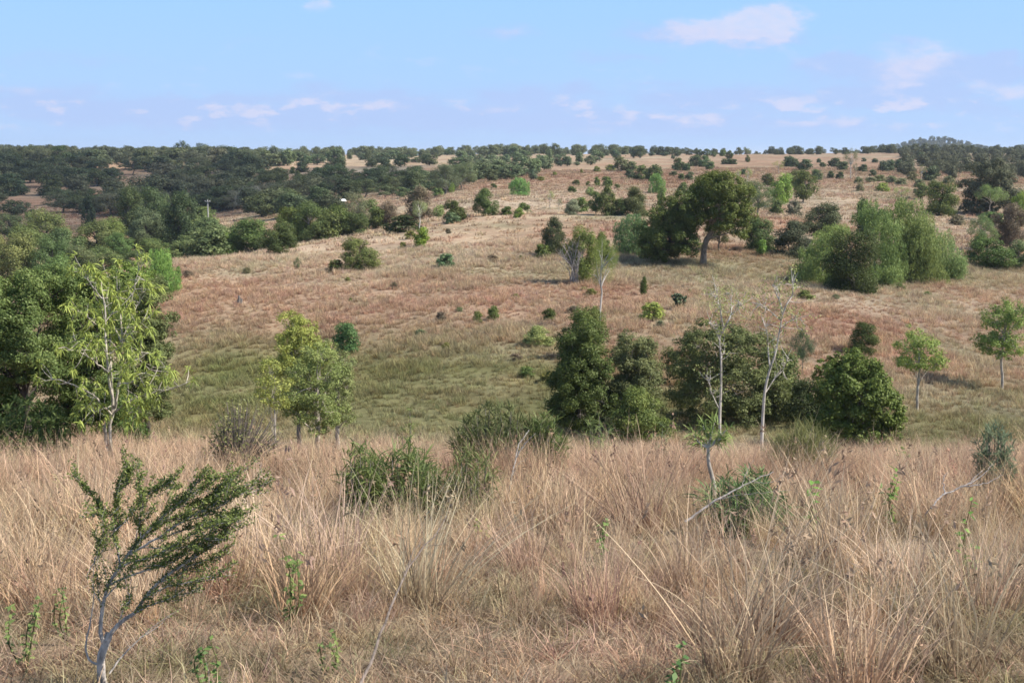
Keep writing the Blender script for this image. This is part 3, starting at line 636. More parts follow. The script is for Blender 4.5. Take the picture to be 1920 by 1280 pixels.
for (x, yb, yt, w) in [(985,331,293,36),(1003,327,298,30),(1022,320,292,34),(1030,302,280,18),(1052,312,289,34),(1064,312,294,22),(1086,306,286,20),(1082,311,303,13),(1118,304,281,28),(1000,338,318,20),(1012,310,290,24)]:
    place('round', x, yb, yt, w, (.075,.095,.060), 'grey-green round tree closing the far ridge grove at the bare slope', group='trees closing the ridge grove')
place('round', 1107, 310, 291, 21, (.080,.098,.064), 'umbrella-like pale tree with its shadow under it on the far ridge', parts=True)
for (x, yb, yt, w, lb) in [(1154,298,281,19,'dark tree on the skyline beside the paler pair'),(1188,297,277,16,'first of the tall skyline pair, paler of the two'),(1200,297,275,18,'second of the tall skyline pair, darker and rounder'),(1222,293,285,14,'low dark tree on the skyline just past the tall pair'),
   (1246,293,285,18,'flat dark tree on the skyline past the tall pair'),(1262,299,291,9,'tiny bush just under the skyline past the tall pair'),(1270,294,282,15,'last dark tree on the open skyline before the clump')]:
    place('round', x, yb, yt, w, (.052,.066,.042), lb, parts=False)
for (x, yb, yt, w) in [(1312,294,280,16),(1325,294,279,18),(1338,295,284,12)]: place('round', x, yb, yt, w, (.055,.072,.040), 'tree of the small dark clump on the skyline', group='skyline clump')

# near trees at the edge of the valley
place('weep', 303, 552, 470, 78, (.105,.175,.055), 'fresh green drooping tree peeping out at the grass edge', lod=2)

scatter([(440,34),(458,36),(474,40),(490,42)], 318, 416, 26, 1.0, ['dome','mound','round'], [(.085,.105,.05),(.075,.098,.045),(.068,.086,.04)], 'pale scrubby tree on the valley floor below the power pole', 'scrubby trees on the valley floor', 31, skip=lambda x, y, rg: y < 452 and x > 392)
scatter([(396,36),(404,38)], 395, 640, 28, 1.0, ['round','dome','round'], [(.050,.062,.036),(.056,.066,.042)], 'dark tree along the lower edge of the shaded valley wood', 'trees along the lower edge of the valley wood', 32, skip=lambda x, y, rg: 392 < x < 470 and y > 398)

def lobe_tree(name, label, cat, base, d, lobes, col, bark, seed, lpx=5.0, cover=4.6, weep=False, stems=None, r0=.08, lw=(1.0, .56), spread=1.0, group=None):
    """a tree whose crown is built from uneven lobes; each lobe gets its own depth, a limb from the trunk and many leaves"""
    rng = np.random.RandomState(seed); tb, cb = MB(), MB(); lpx *= .76
    if d is None: d = ground_hit(*base)
    u = pu(*base)[0]; g = np.array([u*d, d, float(H(u*d, d))]); px = d/FPX
    tp = [pix(x, y, d) for x, y in stems] if stems else [pix(base[0], base[1]-k*(base[1]-min(l[1] for l in lobes)), d) for k in (.3, .6, .85)]
    sp = smooth([g-np.array([0, 0, .1])]+tp, 16); sp[1:-1] += rng.normal(0, r0*.12, (14, 3))
    tb.tube(sp, r0*np.interp(np.linspace(0, 1, 16), [0, .08, .5, 1], [1.3, 1, .75, .3]), 9)
    Ps, Ns, Ds, Ts = [], [], [], []
    w0 = (max(l[0]+l[2] for l in lobes)-min(l[0]-l[2] for l in lobes))*px*.5; cx = np.mean([l[0] for l in lobes])
    C0 = np.mean([pix(l[0], l[1], d) for l in lobes], 0)
    L = lpx*px
    for (x, y, rx, ry) in lobes:
        off = abs(x-cx)*px/max(w0, 1e-6); dep = math.sqrt(max(0, 1-min(off, 1)**2))*w0*.62*spread
        for sgn in ((-1, 1) if rx*px > .25*w0 or rng.rand() < .75 else (rng.choice([-1, 1]),)):
            c = pix(x, y, d)+np.array([rng.normal(0, .1)*rx*px, sgn*dep*rng.uniform(.55, 1.0), rng.normal(0, .08)*ry*px]); R3 = np.array([rx, (rx+ry)*.5, ry])*px
            a = sp[min(15, int(np.clip(15-(c[2]-.6*R3[2]-sp[:, 2]).clip(0).argmin(), 3, 13)) if False else rng.randint(5, 13))]
            q = smooth([a, a*.45+c*.55+np.array([0, 0, .1*ry*px]), c], 7); tb.tube(q, r0*.34*np.linspace(1, .25, 7), 5)
            K = 10 if weep else 17; dirs = rdir(rng, K); dirs[:, 2] = dirs[:, 2]*.9+.1; cc = c+dirs*R3*rng.uniform(.45, .98, (K, 1)); rc = rng.uniform(.20, .46, K)*min(R3[0], R3[2])*(1.15 if weep else 1)
            n = int(cover*.62*math.pi*rx*ry/(.28*lpx*lpx)); per = rng.multinomial(n, rc**2/(rc**2).sum()); lt = rng.uniform(.38, .62)
            for i in range(K):
                if rng.rand() < .6: tb.tube(np.stack([q[5], (q[5]+cc[i])/2+rng.normal(0, .03*rx*px, 3), cc[i]]), r0*.10*np.array([1, .7, .3]), 4)
                m = per[i]; dd = rdir(rng, m); rad = rc[i]*(.3+.75*rng.rand(m)**.5); o = rng.rand(m) < .12; rad = np.where(o, rad*rng.uniform(1.05, 1.45, m), rad)
                p = cc[i]+dd*rad[:, None]*np.array([1.1, 1.1, .85]); dr = rng.normal(size=(m, 3))+np.array([0, 0, -.5])
                cen = unit(p-C0); nn = dd*.6+cen*.5+np.array([0, 0, .3])+rng.normal(0, .5, (m, 3))
                if weep:
                    ln = rng.rand(m)**1.4*R3[2]*.9; ph = np.floor(rng.rand(m)*8); s_ = np.stack([np.cos(ph*2.4+i), np.sin(ph*2.4+i), np.sin(ph*1.7)*.4+.3], 1)
                    p = cc[i]+s_*rc[i]*rng.uniform(.85, 1.1, (m, 1))+rng.normal(0, .55*L, (m, 3)); p[:, 2] -= ln; p[:, :2] += unit(s_[:, :2])*(ln*.2)[:, None]
                    dr = rng.normal(0, .35, (m, 3))+np.array([0, 0, -1.2]); nn = nn*np.array([1, 1, .35])
                Ps.append(p); Ns.append(nn); Ds.append(dr); Ts.append(np.clip(lt+rng.normal(0, .05)+rng.normal(0, .17, m), 0, 1))
    P = np.concatenate(Ps); hz = H(P[:, 0], P[:, 1])+.02; P[:, 2] = np.maximum(P[:, 2], hz+rng.rand(len(P))*.12); sz = rng.uniform(.7, 1.35, len(P))
    if weep: lw = (1.4, .34)
    cb.leaves(P, np.concatenate(Ns), np.concatenate(Ds), L*lw[0]*sz, L*lw[1]*sz, np.concatenate(Ts), fold=.12)
    for m in (tb, cb): m.V = [v-g for v in m.V]
    r = bpy.data.objects.new(name, None); COL.objects.link(r); r.location = g; r.empty_display_size = .3
    obj('trunk', tb.mesh('trunk', [M_BARK], True), r, bark); obj('crown', cb.mesh('crown', [M_LEAF]), r, col)
    return tag(r, label, cat, group)
lobe_tree('tree', 'big spreading tree with thick pale trunk and dark crown', 'tree', (1318,499), None, [(1330,350,32,26),(1362,345,34,24),(1388,362,26,24),(1312,372,30,24),(1350,380,40,28),(1392,392,22,22),(1372,410,30,24),(1385,435,20,24),(1300,405,28,22),(1276,425,24,18),(1345,425,22,16)], (.100,.122,.030), (.38,.30,.235), 301, lpx=4.2, stems=[(1318,475),(1326,452),(1338,425),(1348,385),(1352,350)], r0=.27, cover=5.6)
lobe_tree('tree', 'dark full-skirted tree beside the thick pale trunk', 'tree', (1245,497), None, [(1270,383,32,24),(1248,405,30,24),(1286,402,28,24),(1228,432,30,28),(1212,458,18,24),(1255,450,34,28),(1245,474,34,20),(1288,455,26,24),(1220,474,20,16),(1292,430,26,22),(1272,420,28,24)], (.086,.110,.030), DB, 302, lpx=4.4, r0=.2)
lobe_tree('tree', 'tall dark cone-shaped tree, densest of the valley trees', 'tree', (1087,812), 57, [(1088,665,38,36),(1085,712,50,40),(1086,762,54,36),(1091,610,28,24),(1073,640,28,28),(1108,640,31,30),(1085,680,42,34),(1122,690,28,36),(1055,715,28,34),(1096,735,47,36),(1050,765,26,34),(1135,750,21,36),(1091,785,47,26)], (.070,.095,.026), GB, 303)
lobe_tree('tree', 'grey-green open bushy tree beside the dark cone-shaped tree', 'tree', (1190,806), 58, [(1192,715,41,40),(1187,668,32,28),(1190,757,46,36),(1177,640,24,20),(1208,652,24,24),(1165,672,24,24),(1196,692,34,28),(1224,702,22,30),(1177,727,34,30),(1214,747,29,30),(1159,747,24,34),(1196,777,41,24),(1236,770,17,28)], (.128,.140,.058), WB, 304, cover=4.2)
lobe_tree('tree', 'broad dull-green tree behind the two white-trunked saplings', 'tree', (1350,812), 60, [(1300,640,34,26),(1340,628,38,24),(1385,632,40,26),(1425,652,32,28),(1275,680,26,36),(1320,690,44,40),(1375,690,46,44),(1430,702,32,40),(1458,722,26,34),(1280,735,30,38),(1330,755,44,40),(1390,755,42,38),(1445,760,34,36),(1300,787,30,24),(1360,792,36,20)], (.110,.126,.046), GB, 305, lpx=5.4, cover=4.0)
lobe_tree('bush', 'big glossy dark-green dome bush, biggest single bush at the valley edge', 'bush', (1603,838), 52, [(1600,682,34,26),(1570,702,34,28),(1635,702,36,30),(1555,735,36,34),(1605,735,44,38),(1652,742,32,40),(1546,775,32,36),(1598,780,46,40),(1657,780,32,40),(1560,808,36,24),(1610,812,42,22),(1650,812,30,22)], (.095,.128,.030), GB, 306, lpx=6.2, cover=5.0, lw=(1.0,.7))
lobe_tree('tree', 'light green tree with a straight thin pale trunk on the grass', 'tree', (1720,770), None, [(1720,630,24,20),(1705,650,22,20),(1738,655,24,22),(1715,680,30,20),(1750,685,22,16),(1695,680,18,16),(1762,672,12,10)], (.20,.255,.065), WB, 307, cover=2.2, lpx=4.6, stems=[(1720,735),(1724,705),(1722,660),(1720,630)], r0=.065)
lobe_tree('tree', 'bright green tree with several white stems at its foot', 'tree', (1878,732), None, [(1890,580,26,22),(1865,600,26,22),(1900,610,22,24),(1875,635,30,22),(1850,640,18,18),(1895,650,22,18),(1870,664,18,12),(1842,655,14,10)], (.17,.23,.058), WB, 308, cover=2.6, lpx=4.8, stems=[(1880,705),(1878,680),(1882,640),(1888,590)], r0=.075)
WPC = (.150,.205,.066)
lobe_tree('tree', 'weeping tree at the bright outer end of the thicket', 'tree', (1542,532), None, [(1508,508,24,22),(1528,482,28,24),(1552,452,24,22),(1570,434,18,16),(1538,512,30,18)], (.180,.235,.072), GB, 311, weep=True, lpx=4.2)
lobe_tree('tree', 'tallest weeping tree in the middle of the thicket', 'tree', (1640,528), None, [(1630,396,26,20),(1654,420,32,26),(1660,456,30,30),(1668,498,28,28)], WPC, GB, 312, weep=True, lpx=4.2, cover=5.4)
lobe_tree('tree', 'tall weeping tree beside the tallest in the thicket', 'tree', (1708,526), None, [(1700,392,24,20),(1722,415,28,26),(1690,430,30,28),(1727,455,34,34),(1702,480,36,34),(1735,502,34,22)], (.175,.215,.070), GB, 313, weep=True, lpx=4.2)
lobe_tree('tree', 'low trailing weeping tree at the thicket end nearest the open slope', 'tree', (1768,520), None, [(1760,455,28,26),(1785,485,24,24),(1760,500,34,22),(1796,510,14,12)], (.160,.220,.080), GB, 314, weep=True, lpx=4.2)
lobe_tree('bush', 'low weeping bush spilling out of the thicket onto grass', 'bush', (1588,542), None, [(1575,515,26,16),(1602,512,26,18),(1588,528,34,12)], WPC, GB, 315, weep=True, lpx=4.2)
lobe_tree('bush', 'second low weeping bush at the front of the thicket', 'bush', (1652,536), None, [(1640,508,24,16),(1665,510,22,16),(1652,524,32,12)], WPC, GB, 316, weep=True, lpx=4.2)
lobe_tree('tree', 'massive near-black tree on the upper slope', 'tree', (1850,402), None, [(1850,320,34,22),(1880,335,30,26),(1825,350,26,24),(1855,365,40,28),(1890,375,24,24),(1820,388,18,14),(1845,390,30,14)], (.078,.084,.050), DB, 317, lpx=4.0)
lobe_tree('tree', 'large leafy tree at the frame edge, behind a dark low shrub', 'tree', (48,815), 30, [(20,545,56,38),(75,535,56,36),(8,600,54,46),(70,602,58,46),(30,655,58,40),(92,655,46,40),(45,698,50,24),(-30,580,40,60),(-40,660,40,40),(100,690,36,30),(-10,720,40,34)], (.108,.146,.044), DB, 321, lpx=6.2, cover=4.4, stems=[(50,770),(48,720),(44,660),(40,590)], r0=.10)
lobe_tree('tree', 'large dense tree just behind the yellow-leaved tree', 'tree', (150,812), 32, [(150,534,50,30),(195,528,40,24),(120,560,48,40),(180,570,54,44),(110,630,44,44),(165,640,56,46),(220,620,40,50),(130,700,48,44),(190,710,50,40),(150,755,58,34),(215,760,36,32),(105,770,40,34),(170,790,60,24),(235,785,30,22),(120,805,40,18)], (.098,.135,.040), DB, 322, lpx=6.2, cover=4.6, r0=.12)
lobe_tree('tree', 'dull tree hugging the far side of the yellow-leaved tree', 'tree', (275,800), 34, [(285,548,32,28),(250,590,44,40),(295,610,30,40),(270,660,46,44),(303,670,20,40),(260,720,42,40),(293,735,22,34),(265,765,40,26),(300,775,20,20),(235,790,30,18)], (.110,.130,.050), DB, 323, lpx=5.6, cover=4.2, r0=.08)
lobe_tree('tree', 'fresh-leaved tree behind the yellow-leaved stems', 'tree', (240,800), 40, [(238,508,36,18),(268,528,32,24),(230,540,40,30)], (.140,.195,.046), DB, 324, lpx=5.4, r0=.08)
lobe_tree('tree', 'yellow-green crowned tree rising over the grey-green pair', 'tree', (560,800), 47, [(550,606,32,20),(572,628,30,24),(540,638,24,22),(558,662,36,26),(596,652,26,22),(530,690,26,26),(560,700,34,26),(585,675,30,26)], (.225,.250,.062), GB, 325, lpx=4.8, cover=3.2)
lobe_tree('tree', 'grey-green bushy tree beside the yellow-green one', 'tree', (595,802), 43, [(598,664,34,24),(575,695,36,30),(614,704,36,30),(556,735,32,28),(600,744,38,30),(575,772,36,24),(620,775,30,22),(545,765,24,22),(600,795,40,16)], (.175,.210,.068), WB, 326, lpx=4.6, cover=2.6)
lobe_tree('tree', 'grey-leaved thin tree at the outer side of the pair', 'tree', (632,805), 46, [(640,678,26,24),(650,714,18,34),(630,708,24,28),(640,752,24,28),(622,780,26,18),(650,785,16,14)], (.180,.205,.078), WB, 327, lpx=4.6, cover=2.4)
lobe_tree('tree', 'thin yellow-tipped sapling at the near side of the pair', 'tree', (515,804), 40, [(510,688,24,18),(494,715,18,16),(526,722,20,18),(506,745,22,14),(490,735,14,12),(525,755,22,16)], (.25,.27,.072), WB, 328, lpx=5.0, cover=1.9, r0=.03)

def dots():
    rg = random.Random(99); n = 0; taken = []
    while n < 26:
        x, y = rg.uniform(350, 1900), rg.uniform(425, 730)
        if (1000 < x < 1820 and 360 < y < 545) or (1030 < x < 1700 and y > 590 and rg.random() < .8) or (470 < x < 690 and y > 580) or (x > 1660 and y > 600) or (x < 700 and y < 480): continue
        if any(abs(x-a) < 26 and abs(y-b) < 14 for a, b in taken): continue
        taken.append((x, y)); s = (y-290)/330.; h = rg.uniform(6, 14)*(.6+s*.7)
        place(rg.choice(['mound','dome','mound']), x, y, y-h, h*rg.uniform(1.0, 1.9), rg.choice([DK, MG, OL, GG, BR]), 'tiny low bush dotted over the open grass slope', group='tiny bushes on the open slope', lod=0); n += 1
dots()

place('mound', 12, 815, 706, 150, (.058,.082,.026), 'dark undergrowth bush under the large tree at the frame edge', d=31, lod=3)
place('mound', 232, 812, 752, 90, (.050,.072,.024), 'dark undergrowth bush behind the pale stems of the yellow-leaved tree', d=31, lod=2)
# ------------------------------------------------------------------ the plants close to the camera
def droop_leaves(cb, C, D, length, width, rng, droop=.6, k=4, mi=0, tl=.2, th=.8):
    'long leaves as curved ribbons leaving C along D and bending down'
    n = len(C); D = unit(D); t = np.linspace(0, 1, k)[None, :, None]
    ln = np.broadcast_to(length, (n,))*rng.uniform(.65, 1.25, n)
    P = C[:, None, :]+D[:, None, :]*ln[:, None, None]*t
    P[:, :, 2] -= (droop*ln*rng.uniform(.5, 1.4, n))[:, None]*(t[:, :, 0]**2)
    side = unit(np.cross(D, np.array([0, 0, 1.0]))+rng.normal(0, .35, (n, 3)))
    prof = np.interp(np.linspace(0, 1, k), [0, .3, .65, 1], [.35, 1, .8, .06])
    Wd = (np.broadcast_to(width, (n,))*rng.uniform(.8, 1.2, n))[:, None]*prof[None, :]
    cb.ribbons(P, Wd, side, rng.uniform(tl, th, n), mi=mi)
def rosette(cb, c, axis, n, length, width, rng, droop, spread=1.0, jit=.02, mi=0):
    d = rdir(rng, n)*spread+axis; C = c+rng.normal(0, jit, (n, 3))
    droop_leaves(cb, C, d, length, width, rng, droop, mi=mi)
def plant(name, label, cat, base, tb, cb, col, bark, group=None, pn=('trunk', 'crown'), bm=None):
    'thing at its foot, with a woody part and a leafy part'
    r = bpy.data.objects.new(name, None); COL.objects.link(r); r.location = base; r.empty_display_size = .3
    off = np.array(base)
    for m in (tb, cb):
        if m is not None and m.n: m.V = [v-off for v in m.V]
    if tb is not None and tb.n: obj(pn[0], tb.mesh(pn[0], [bm or M_BARK], True), r, bark)
    if cb is not None and cb.n: obj(pn[1], cb.mesh(pn[1], [M_LEAF]), r, col)
    return tag(r, label, cat, group)
def gpt(x, d):
    u = pu(x, 700)[0]; return np.array([u*d, d, float(H(u*d, d))])

# yellow-leaved tree with long hanging leaves and several pale stems
def yellow_tree():
    rng = np.random.RandomState(21); d0 = 23.0; tb, cb = MB(), MB()
    g = gpt(205, d0); p = lambda x, y, dd=0.0: pix(x, y, d0+dd)
    stems = [ [g, p(197,800), p(212,770), p(204,700,-.2), p(198,620,-.2), p(194,560,-.3), p(188,515,-.3)],
      [g, p(205,790), p(216,765), p(226,700,.1), p(228,640,.1), p(226,590,.2), p(218,540,.2), p(222,490,.2)],
      [p(212,775), p(210,720,.3), p(206,660,.4), p(208,600,.5), p(238,540,.6)],
      [p(216,765), p(222,720,-.4), p(236,690,-.5), p(262,668,-.6), p(292,660,-.7)],
      [p(214,772), p(245,750,-.2), p(290,735,-.4), p(330,726,-.5), p(362,712,-.5)],
      [p(210,778), p(180,745,-.3), p(140,722,-.5), p(100,712,-.6), p(72,716,-.7)],
      [p(226,640,.1), p(250,618,.0), p(272,600,-.1)], [p(228,640,.1), p(245,600,.4), p(262,560,.6), p(272,530,.6)],
      [p(198,620,-.2), p(172,600,-.4), p(150,585,-.5), p(132,578,-.5)], [p(194,560,-.3), p(176,540,-.4), p(160,515,-.4), p(155,500,-.5)],
      [p(205,700,-.2), p(180,680,-.5), p(150,660,-.7), p(112,650,-.7)], [p(240,752,-.2), p(262,770,-.4), p(240,775,-.6)],
      [p(226,590,.2), p(246,560,.1), p(256,520,0), p(262,490,0)], [p(222,720,-.4), p(250,715,-.8), p(290,690,-.9), p(318,690,-1)],
      [p(212,760), p(180,770,-.4), p(150,760,-.7)], [p(206,660,.4), p(170,650,.7), p(130,630,.9)], [p(226,640,.1), p(200,560,.8), p(205,510,.8)]]
    rad = [.050,.046,.030,.028,.030,.028,.018,.020,.018,.018,.020,.016,.018,.020,.018,.02,.02]
    for s, r0 in zip(stems, rad):
        r0 *= .66
        q = smooth(s, 14); q[1:-1] += rng.normal(0, .008, (12, 3)); tb.tube(q, r0*np.linspace(1, .22, 14), 7)
        main = r0 > .027
        for j in np.linspace(.35 if not main else .58, 1, 16 if main else 15):
            a = q[int(j*13)]; dr = unit(rdir(rng, 1)[0]+np.array([0, 0, .35])); e = a+dr*rng.uniform(.12, .38)
            if j > .97: e = q[-1]
            else: tb.tube(smooth([a, (a+e)/2+rng.normal(0, .02, 3), e], 5), .007*np.linspace(1, .4, 5), 4)
            rosette(cb, e, unit(e-a+np.array([0, 0, .1]))*.5 if j <= .97 else np.array([0, 0, .4]), rng.randint(17, 26), .128, .021, rng, .6)
    plant('yellow_leaved_tree', 'slender multi-stemmed tree with long drooping yellow-green leaves', 'tree', g, tb, cb, (.240,.285,.070), (.54,.48,.40))
yellow_tree()

def bushy(name, label, x, d, wpx, ytop, n_st, leaf, col, bark, seed, droop=.35, nros=8, lean=(0, 0), per=9, cat='shrub', skirt=.15, spread=.75, trunk_r=.012, ybot=None, ht=None):
    'many-stemmed shrub with long narrow leaves in tufts along upright shoots'
    rng = np.random.RandomState(seed); tb, cb = MB(), MB(); g = gpt(x, d); w = wpx*d/FPX
    h = (EYE+pu(x, ytop)[1]*d)-g[2] if ht is None else ht
    for i in range(n_st):
        a = i*2.399+rng.rand(); rr = math.sqrt((i+.5)/n_st)*w*.5
        hh = h*(1-.45*(rr/(w*.5))**2)*rng.uniform(.72, 1.05)
        e = g+np.array([math.cos(a)*rr+lean[0]*h, math.sin(a)*rr*.8+lean[1], hh]); b = g+np.array([math.cos(a)*rr*.35, math.sin(a)*rr*.3, -.03])
        q = smooth([b, b*.45+e*.55+np.array([math.cos(a), math.sin(a), -.3])*.10*w*.4, e], 8)
        tb.tube(q, trunk_r*np.linspace(1, .3, 8), 5)
        for t in np.linspace(skirt, 1, nros):
            c = q[min(7, int(t*7.99))]; ax = unit(q[7]-q[4])*(1.0 if t > .95 else .45)
            rosette(cb, c, ax, per, leaf[0], leaf[1], rng, droop, spread, jit=.025)
    return plant(name, label, cat, g, tb, cb, col, bark)
bushy('shrub', 'dark narrow-leaved shrub in the dry grass, biggest of the nearest shrubs', 750, 13.6, 212, 844, 46, (.235,.015), (.100,.130,.042), GB, 31, nros=7, per=11, spread=.95)
bushy('shrub', 'upright narrow-leaved shoot rising at the edge of the biggest narrow-leaved shrub', 672, 13.2, 62, 832, 12, (.17,.012), (.115,.145,.046), GB, 32, nros=8, per=9)
bushy('shrub', 'narrow-leaved shrub mixed with dry stems, next to the biggest narrow-leaved shrub', 884, 13.4, 96, 836, 17, (.17,.011), (.13,.15,.055), GB, 33, nros=8, per=8)
bushy('shrub', 'pale olive shrub of fine leaves and grey twigs at the grass crest', 930, 19.0, 190, 764, 74, (.20,.015), (.085,.100,.038), GB, 34, nros=7, per=12)
bushy('shrub', 'dark green strappy shrub at the end of the pale olive shrub', 1022, 19.0, 84, 774, 30, (.20,.016), (.088,.118,.036), GB, 35, nros=7, per=12)
bushy('shrub', 'dark leafy low shrub under the large tree at the frame edge', 40, 23.0, 190, 748, 46, (.17,.030), (.095,.13,.042), DB, 36, nros=8, per=11)
bushy('shrub', 'olive broom-like bush of fine upright stalks by the white forked stem', 1508, 20.5, 128, 804, 60, (.26,.009), (.16,.165,.065), GB, 37, droop=.2, nros=6, per=9, spread=.45)
bushy('shrub', 'grey-green narrow-leaved bush standing apart in the pale grass', 1872, 15.0, 80, 800, 26, (.11,.012), (.125,.16,.095), GB, 38, nros=8, per=11, droop=.15, skirt=.3)
bushy('shrub', 'dark strappy shrub under the grey fallen branch', 1400, 12.5, 170, 893, 30, (.19,.015), (.095,.145,.055), GB, 39, nros=6, per=9)
bushy('shrub', 'leafy spike of the strappy plant above the grey fallen branch', 1425, 13.2, 44, 850, 4, (.15,.014), (.115,.16,.06), GB, 40, nros=8, per=9)
bushy('shrub', 'small green strappy sprout at the foot of the dark cone tree', 1120, 22.5, 62, 764, 8, (.24,.015), (.120,.155,.055), GB, 41, nros=7, per=7)
bushy('shrub', 'thin pale green sprout on the grass crest by the yellow-green pair', 762, 22.0, 40, 768, 5, (.12,.016), (.15,.18,.06), GB, 42, nros=7, per=6, skirt=.5)
bushy('shrub', 'small dark strappy plant on the crest before the broad dull-green tree', 1238, 20.5, 30, 788, 4, (.16,.015), (.070,.10,.045), GB, 43, nros=6, per=7, skirt=.35)
def small_tree():                         # little tree with a crooked pale stem
    rng = np.random.RandomState(51); d0 = 14.2; g = gpt(1336, d0); p = lambda x, y, dd=0.: pix(x, y, d0+dd); tb, cb = MB(), MB()
    main = smooth([g, p(1340,918), p(1334,890), p(1328,860), p(1328,840)], 12); tb.tube(main, .030*np.linspace(1, .55, 12), 7)
    for i, e in enumerate([(1300,815),(1318,798),(1340,792),(1362,806),(1352,822),(1310,828),(1330,808)]):
        E = p(*e, rng.uniform(-.2, .2)); q = smooth([main[-1], (main[-1]+E)/2+rng.normal(0, .02, 3), E], 6); tb.tube(q, .013*np.linspace(1, .4, 6), 5)
        for t in (2, 3, 4, 5, 5): rosette(cb, q[t], unit(E-main[-1])*.6+np.array([0, 0, .15]), 10, .16, .013, rng, .45, .8, .02)
    plant('small_tree', 'little tree with crooked pale stem and strappy leaves in the dry grass', 'tree', g, tb, cb, (.16,.21,.065), (.55,.50,.43))
small_tree()

def white_stem(label, pts, forks, d, seed, leafy, r0=.042):
    'slender white-stemmed tree with a sparse crown, following its crooked stem'
    rng = np.random.RandomState(seed); tb, cb = MB(), MB(); g = gpt(pts[0][0], d)
    P = [pix(x, y, d) for x, y in pts]; P[0] = np.array([P[0][0], d, min(P[0][2], g[2])-.02])
    q = smooth(P, 26); tb.tube(q, r0*np.linspace(1, .34, 26), 8)
    ends = []
    for f, r1 in forks:
        Q = smooth([pix(x, y, d+k*rng.uniform(-.25, .25)) for k, (x, y) in enumerate(f)], 10); tb.tube(Q, r1*np.linspace(1, .3, 10), 6); ends.append((Q, r1))
    for Q, r1 in ends+[(q[16:], r0*.5)]:
        for j in range(len(Q)//3, len(Q)):
            for _ in range(2):
                e = Q[j]+unit(rdir(rng, 1)[0]+np.array([0, 0, .5]))*rng.uniform(.12, .5)
                tb.tube(smooth([Q[j], (Q[j]+e)/2+rng.normal(0, .03, 3), e], 5), .009*np.linspace(1, .35, 5), 4)
                for __ in range(leafy):
                    c = e+rng.normal(0, .10, 3)
                    n = rng.randint(4, 9); cb.leaves(c+rng.normal(0, .055, (n, 3)), rdir(rng, n)+np.array([0, 0, .4]), rdir(rng, n)-np.array([0, 0, .6]), .062, .028, rng.uniform(.2, .9, n))
    plant('white_stemmed_tree', label, 'tree', P[0], tb, cb, (.21,.24,.085), (.62,.56,.48))
white_stem('slim white-stemmed tree with a wavering stem and thin leafless twigs', [(1350,815),(1350,770),(1352,720),(1352,670),(1349,640),(1356,612)],
   [([(1356,612),(1352,590),(1346,560),(1342,545)],.022),([(1354,625),(1366,600),(1372,575),(1368,550)],.02),([(1350,640),(1340,618),(1330,605)],.014),([(1350,770),(1336,740),(1328,715),(1324,705)],.014),([(1372,590),(1384,578),(1390,570)],.012)], 33, 61, 2)
white_stem('slim white-stemmed tree that forks twice and leans over at its top', [(1427,832),(1430,790),(1433,742),(1440,705),(1453,665),(1460,630),(1467,590)],
   [([(1467,590),(1464,570),(1455,550),(1448,535)],.022),([(1467,590),(1474,572),(1486,552),(1486,530)],.02),([(1444,692),(1440,650),(1438,622),(1434,612)],.022),([(1436,735),(1452,710),(1470,690),(1478,672)],.014),([(1463,600),(1440,580),(1425,570)],.014),([(1464,612),(1486,600),(1500,596)],.01)], 32, 62, 2, r0=.044)

def bare_tree():                          # grey leafless trunks spreading like a broom
    rng = np.random.RandomState(71); d = ground_hit(1076, 533); g = gpt(1076, d); tb = MB(); cb = MB()
    for i in range(24):
        b = g+np.array([rng.normal(0, .14), rng.normal(0, .14), -.05]); lx = rng.uniform(-1.7, .9); ht = rng.uniform(2.0, 3.7)*(1-.10*abs(lx))
        e = g+np.array([lx*1.0, rng.normal(0, .55), ht]); m = b*.55+e*.45+np.array([-lx*.28, 0, .15]); q = smooth([b, m, e], 9)
        tb.tube(q, .042*np.linspace(1, .2, 9), 5)
        for j in (4, 5, 6, 7):
            ee = q[j]+unit(rdir(rng, 1)[0]+np.array([lx*.3, 0, 1.3]))*rng.uniform(.3, .7); tb.tube(smooth([q[j], (q[j]+ee)/2, ee], 4), .016*np.linspace(1, .4, 4), 4)
    r = plant('bare_tree', 'grey leafless many-stemmed tree beside the olive-yellow tree', 'tree', g, tb, None, (1, 1, 1), (.40,.36,.33), pn=('trunk', 'crown'))
bare_tree()
def twiggy():                             # rounded bush of fine dark twigs
    rng = np.random.RandomState(81); d = 20.0; g = gpt(442, d); tb, cb = MB(), MB(); w = 165*d/FPX/2; h = EYE+pu(440, 748)[1]*d-g[2]
    for i in range(300):
        a = rng.uniform(0, 6.283); s = rng.rand()**.6; e = g+np.array([math.cos(a)*w*s+.14*s, math.sin(a)*w*s*.8, h*(1-.55*s*s)*rng.uniform(.7, 1.06)]); b = g+np.array([math.cos(a)*.12*s, math.sin(a)*.12, 0])
        q = smooth([b, b*.5+e*.5+np.array([0, 0, .12]), e], 7); tb.tube(q, .007*np.linspace(1, .35, 7), 4)
        n = rng.randint(4, 12) if math.cos(a) < .35 else rng.randint(0, 4); k = rng.randint(2, 7, n)
        cb.leaves(q[k]+rng.normal(0, .04, (n, 3)), rdir(rng, n)+np.array([0, 0, .5]), rdir(rng, n), .055, .026, rng.rand(n))
    plant('shrub', 'rounded twiggy bush, half leafy, half bare dark twigs, on the grass crest', 'shrub', g, tb, cb, (.20,.205,.08), (.24,.20,.17), pn=('twigs', 'leaves'))
twiggy()
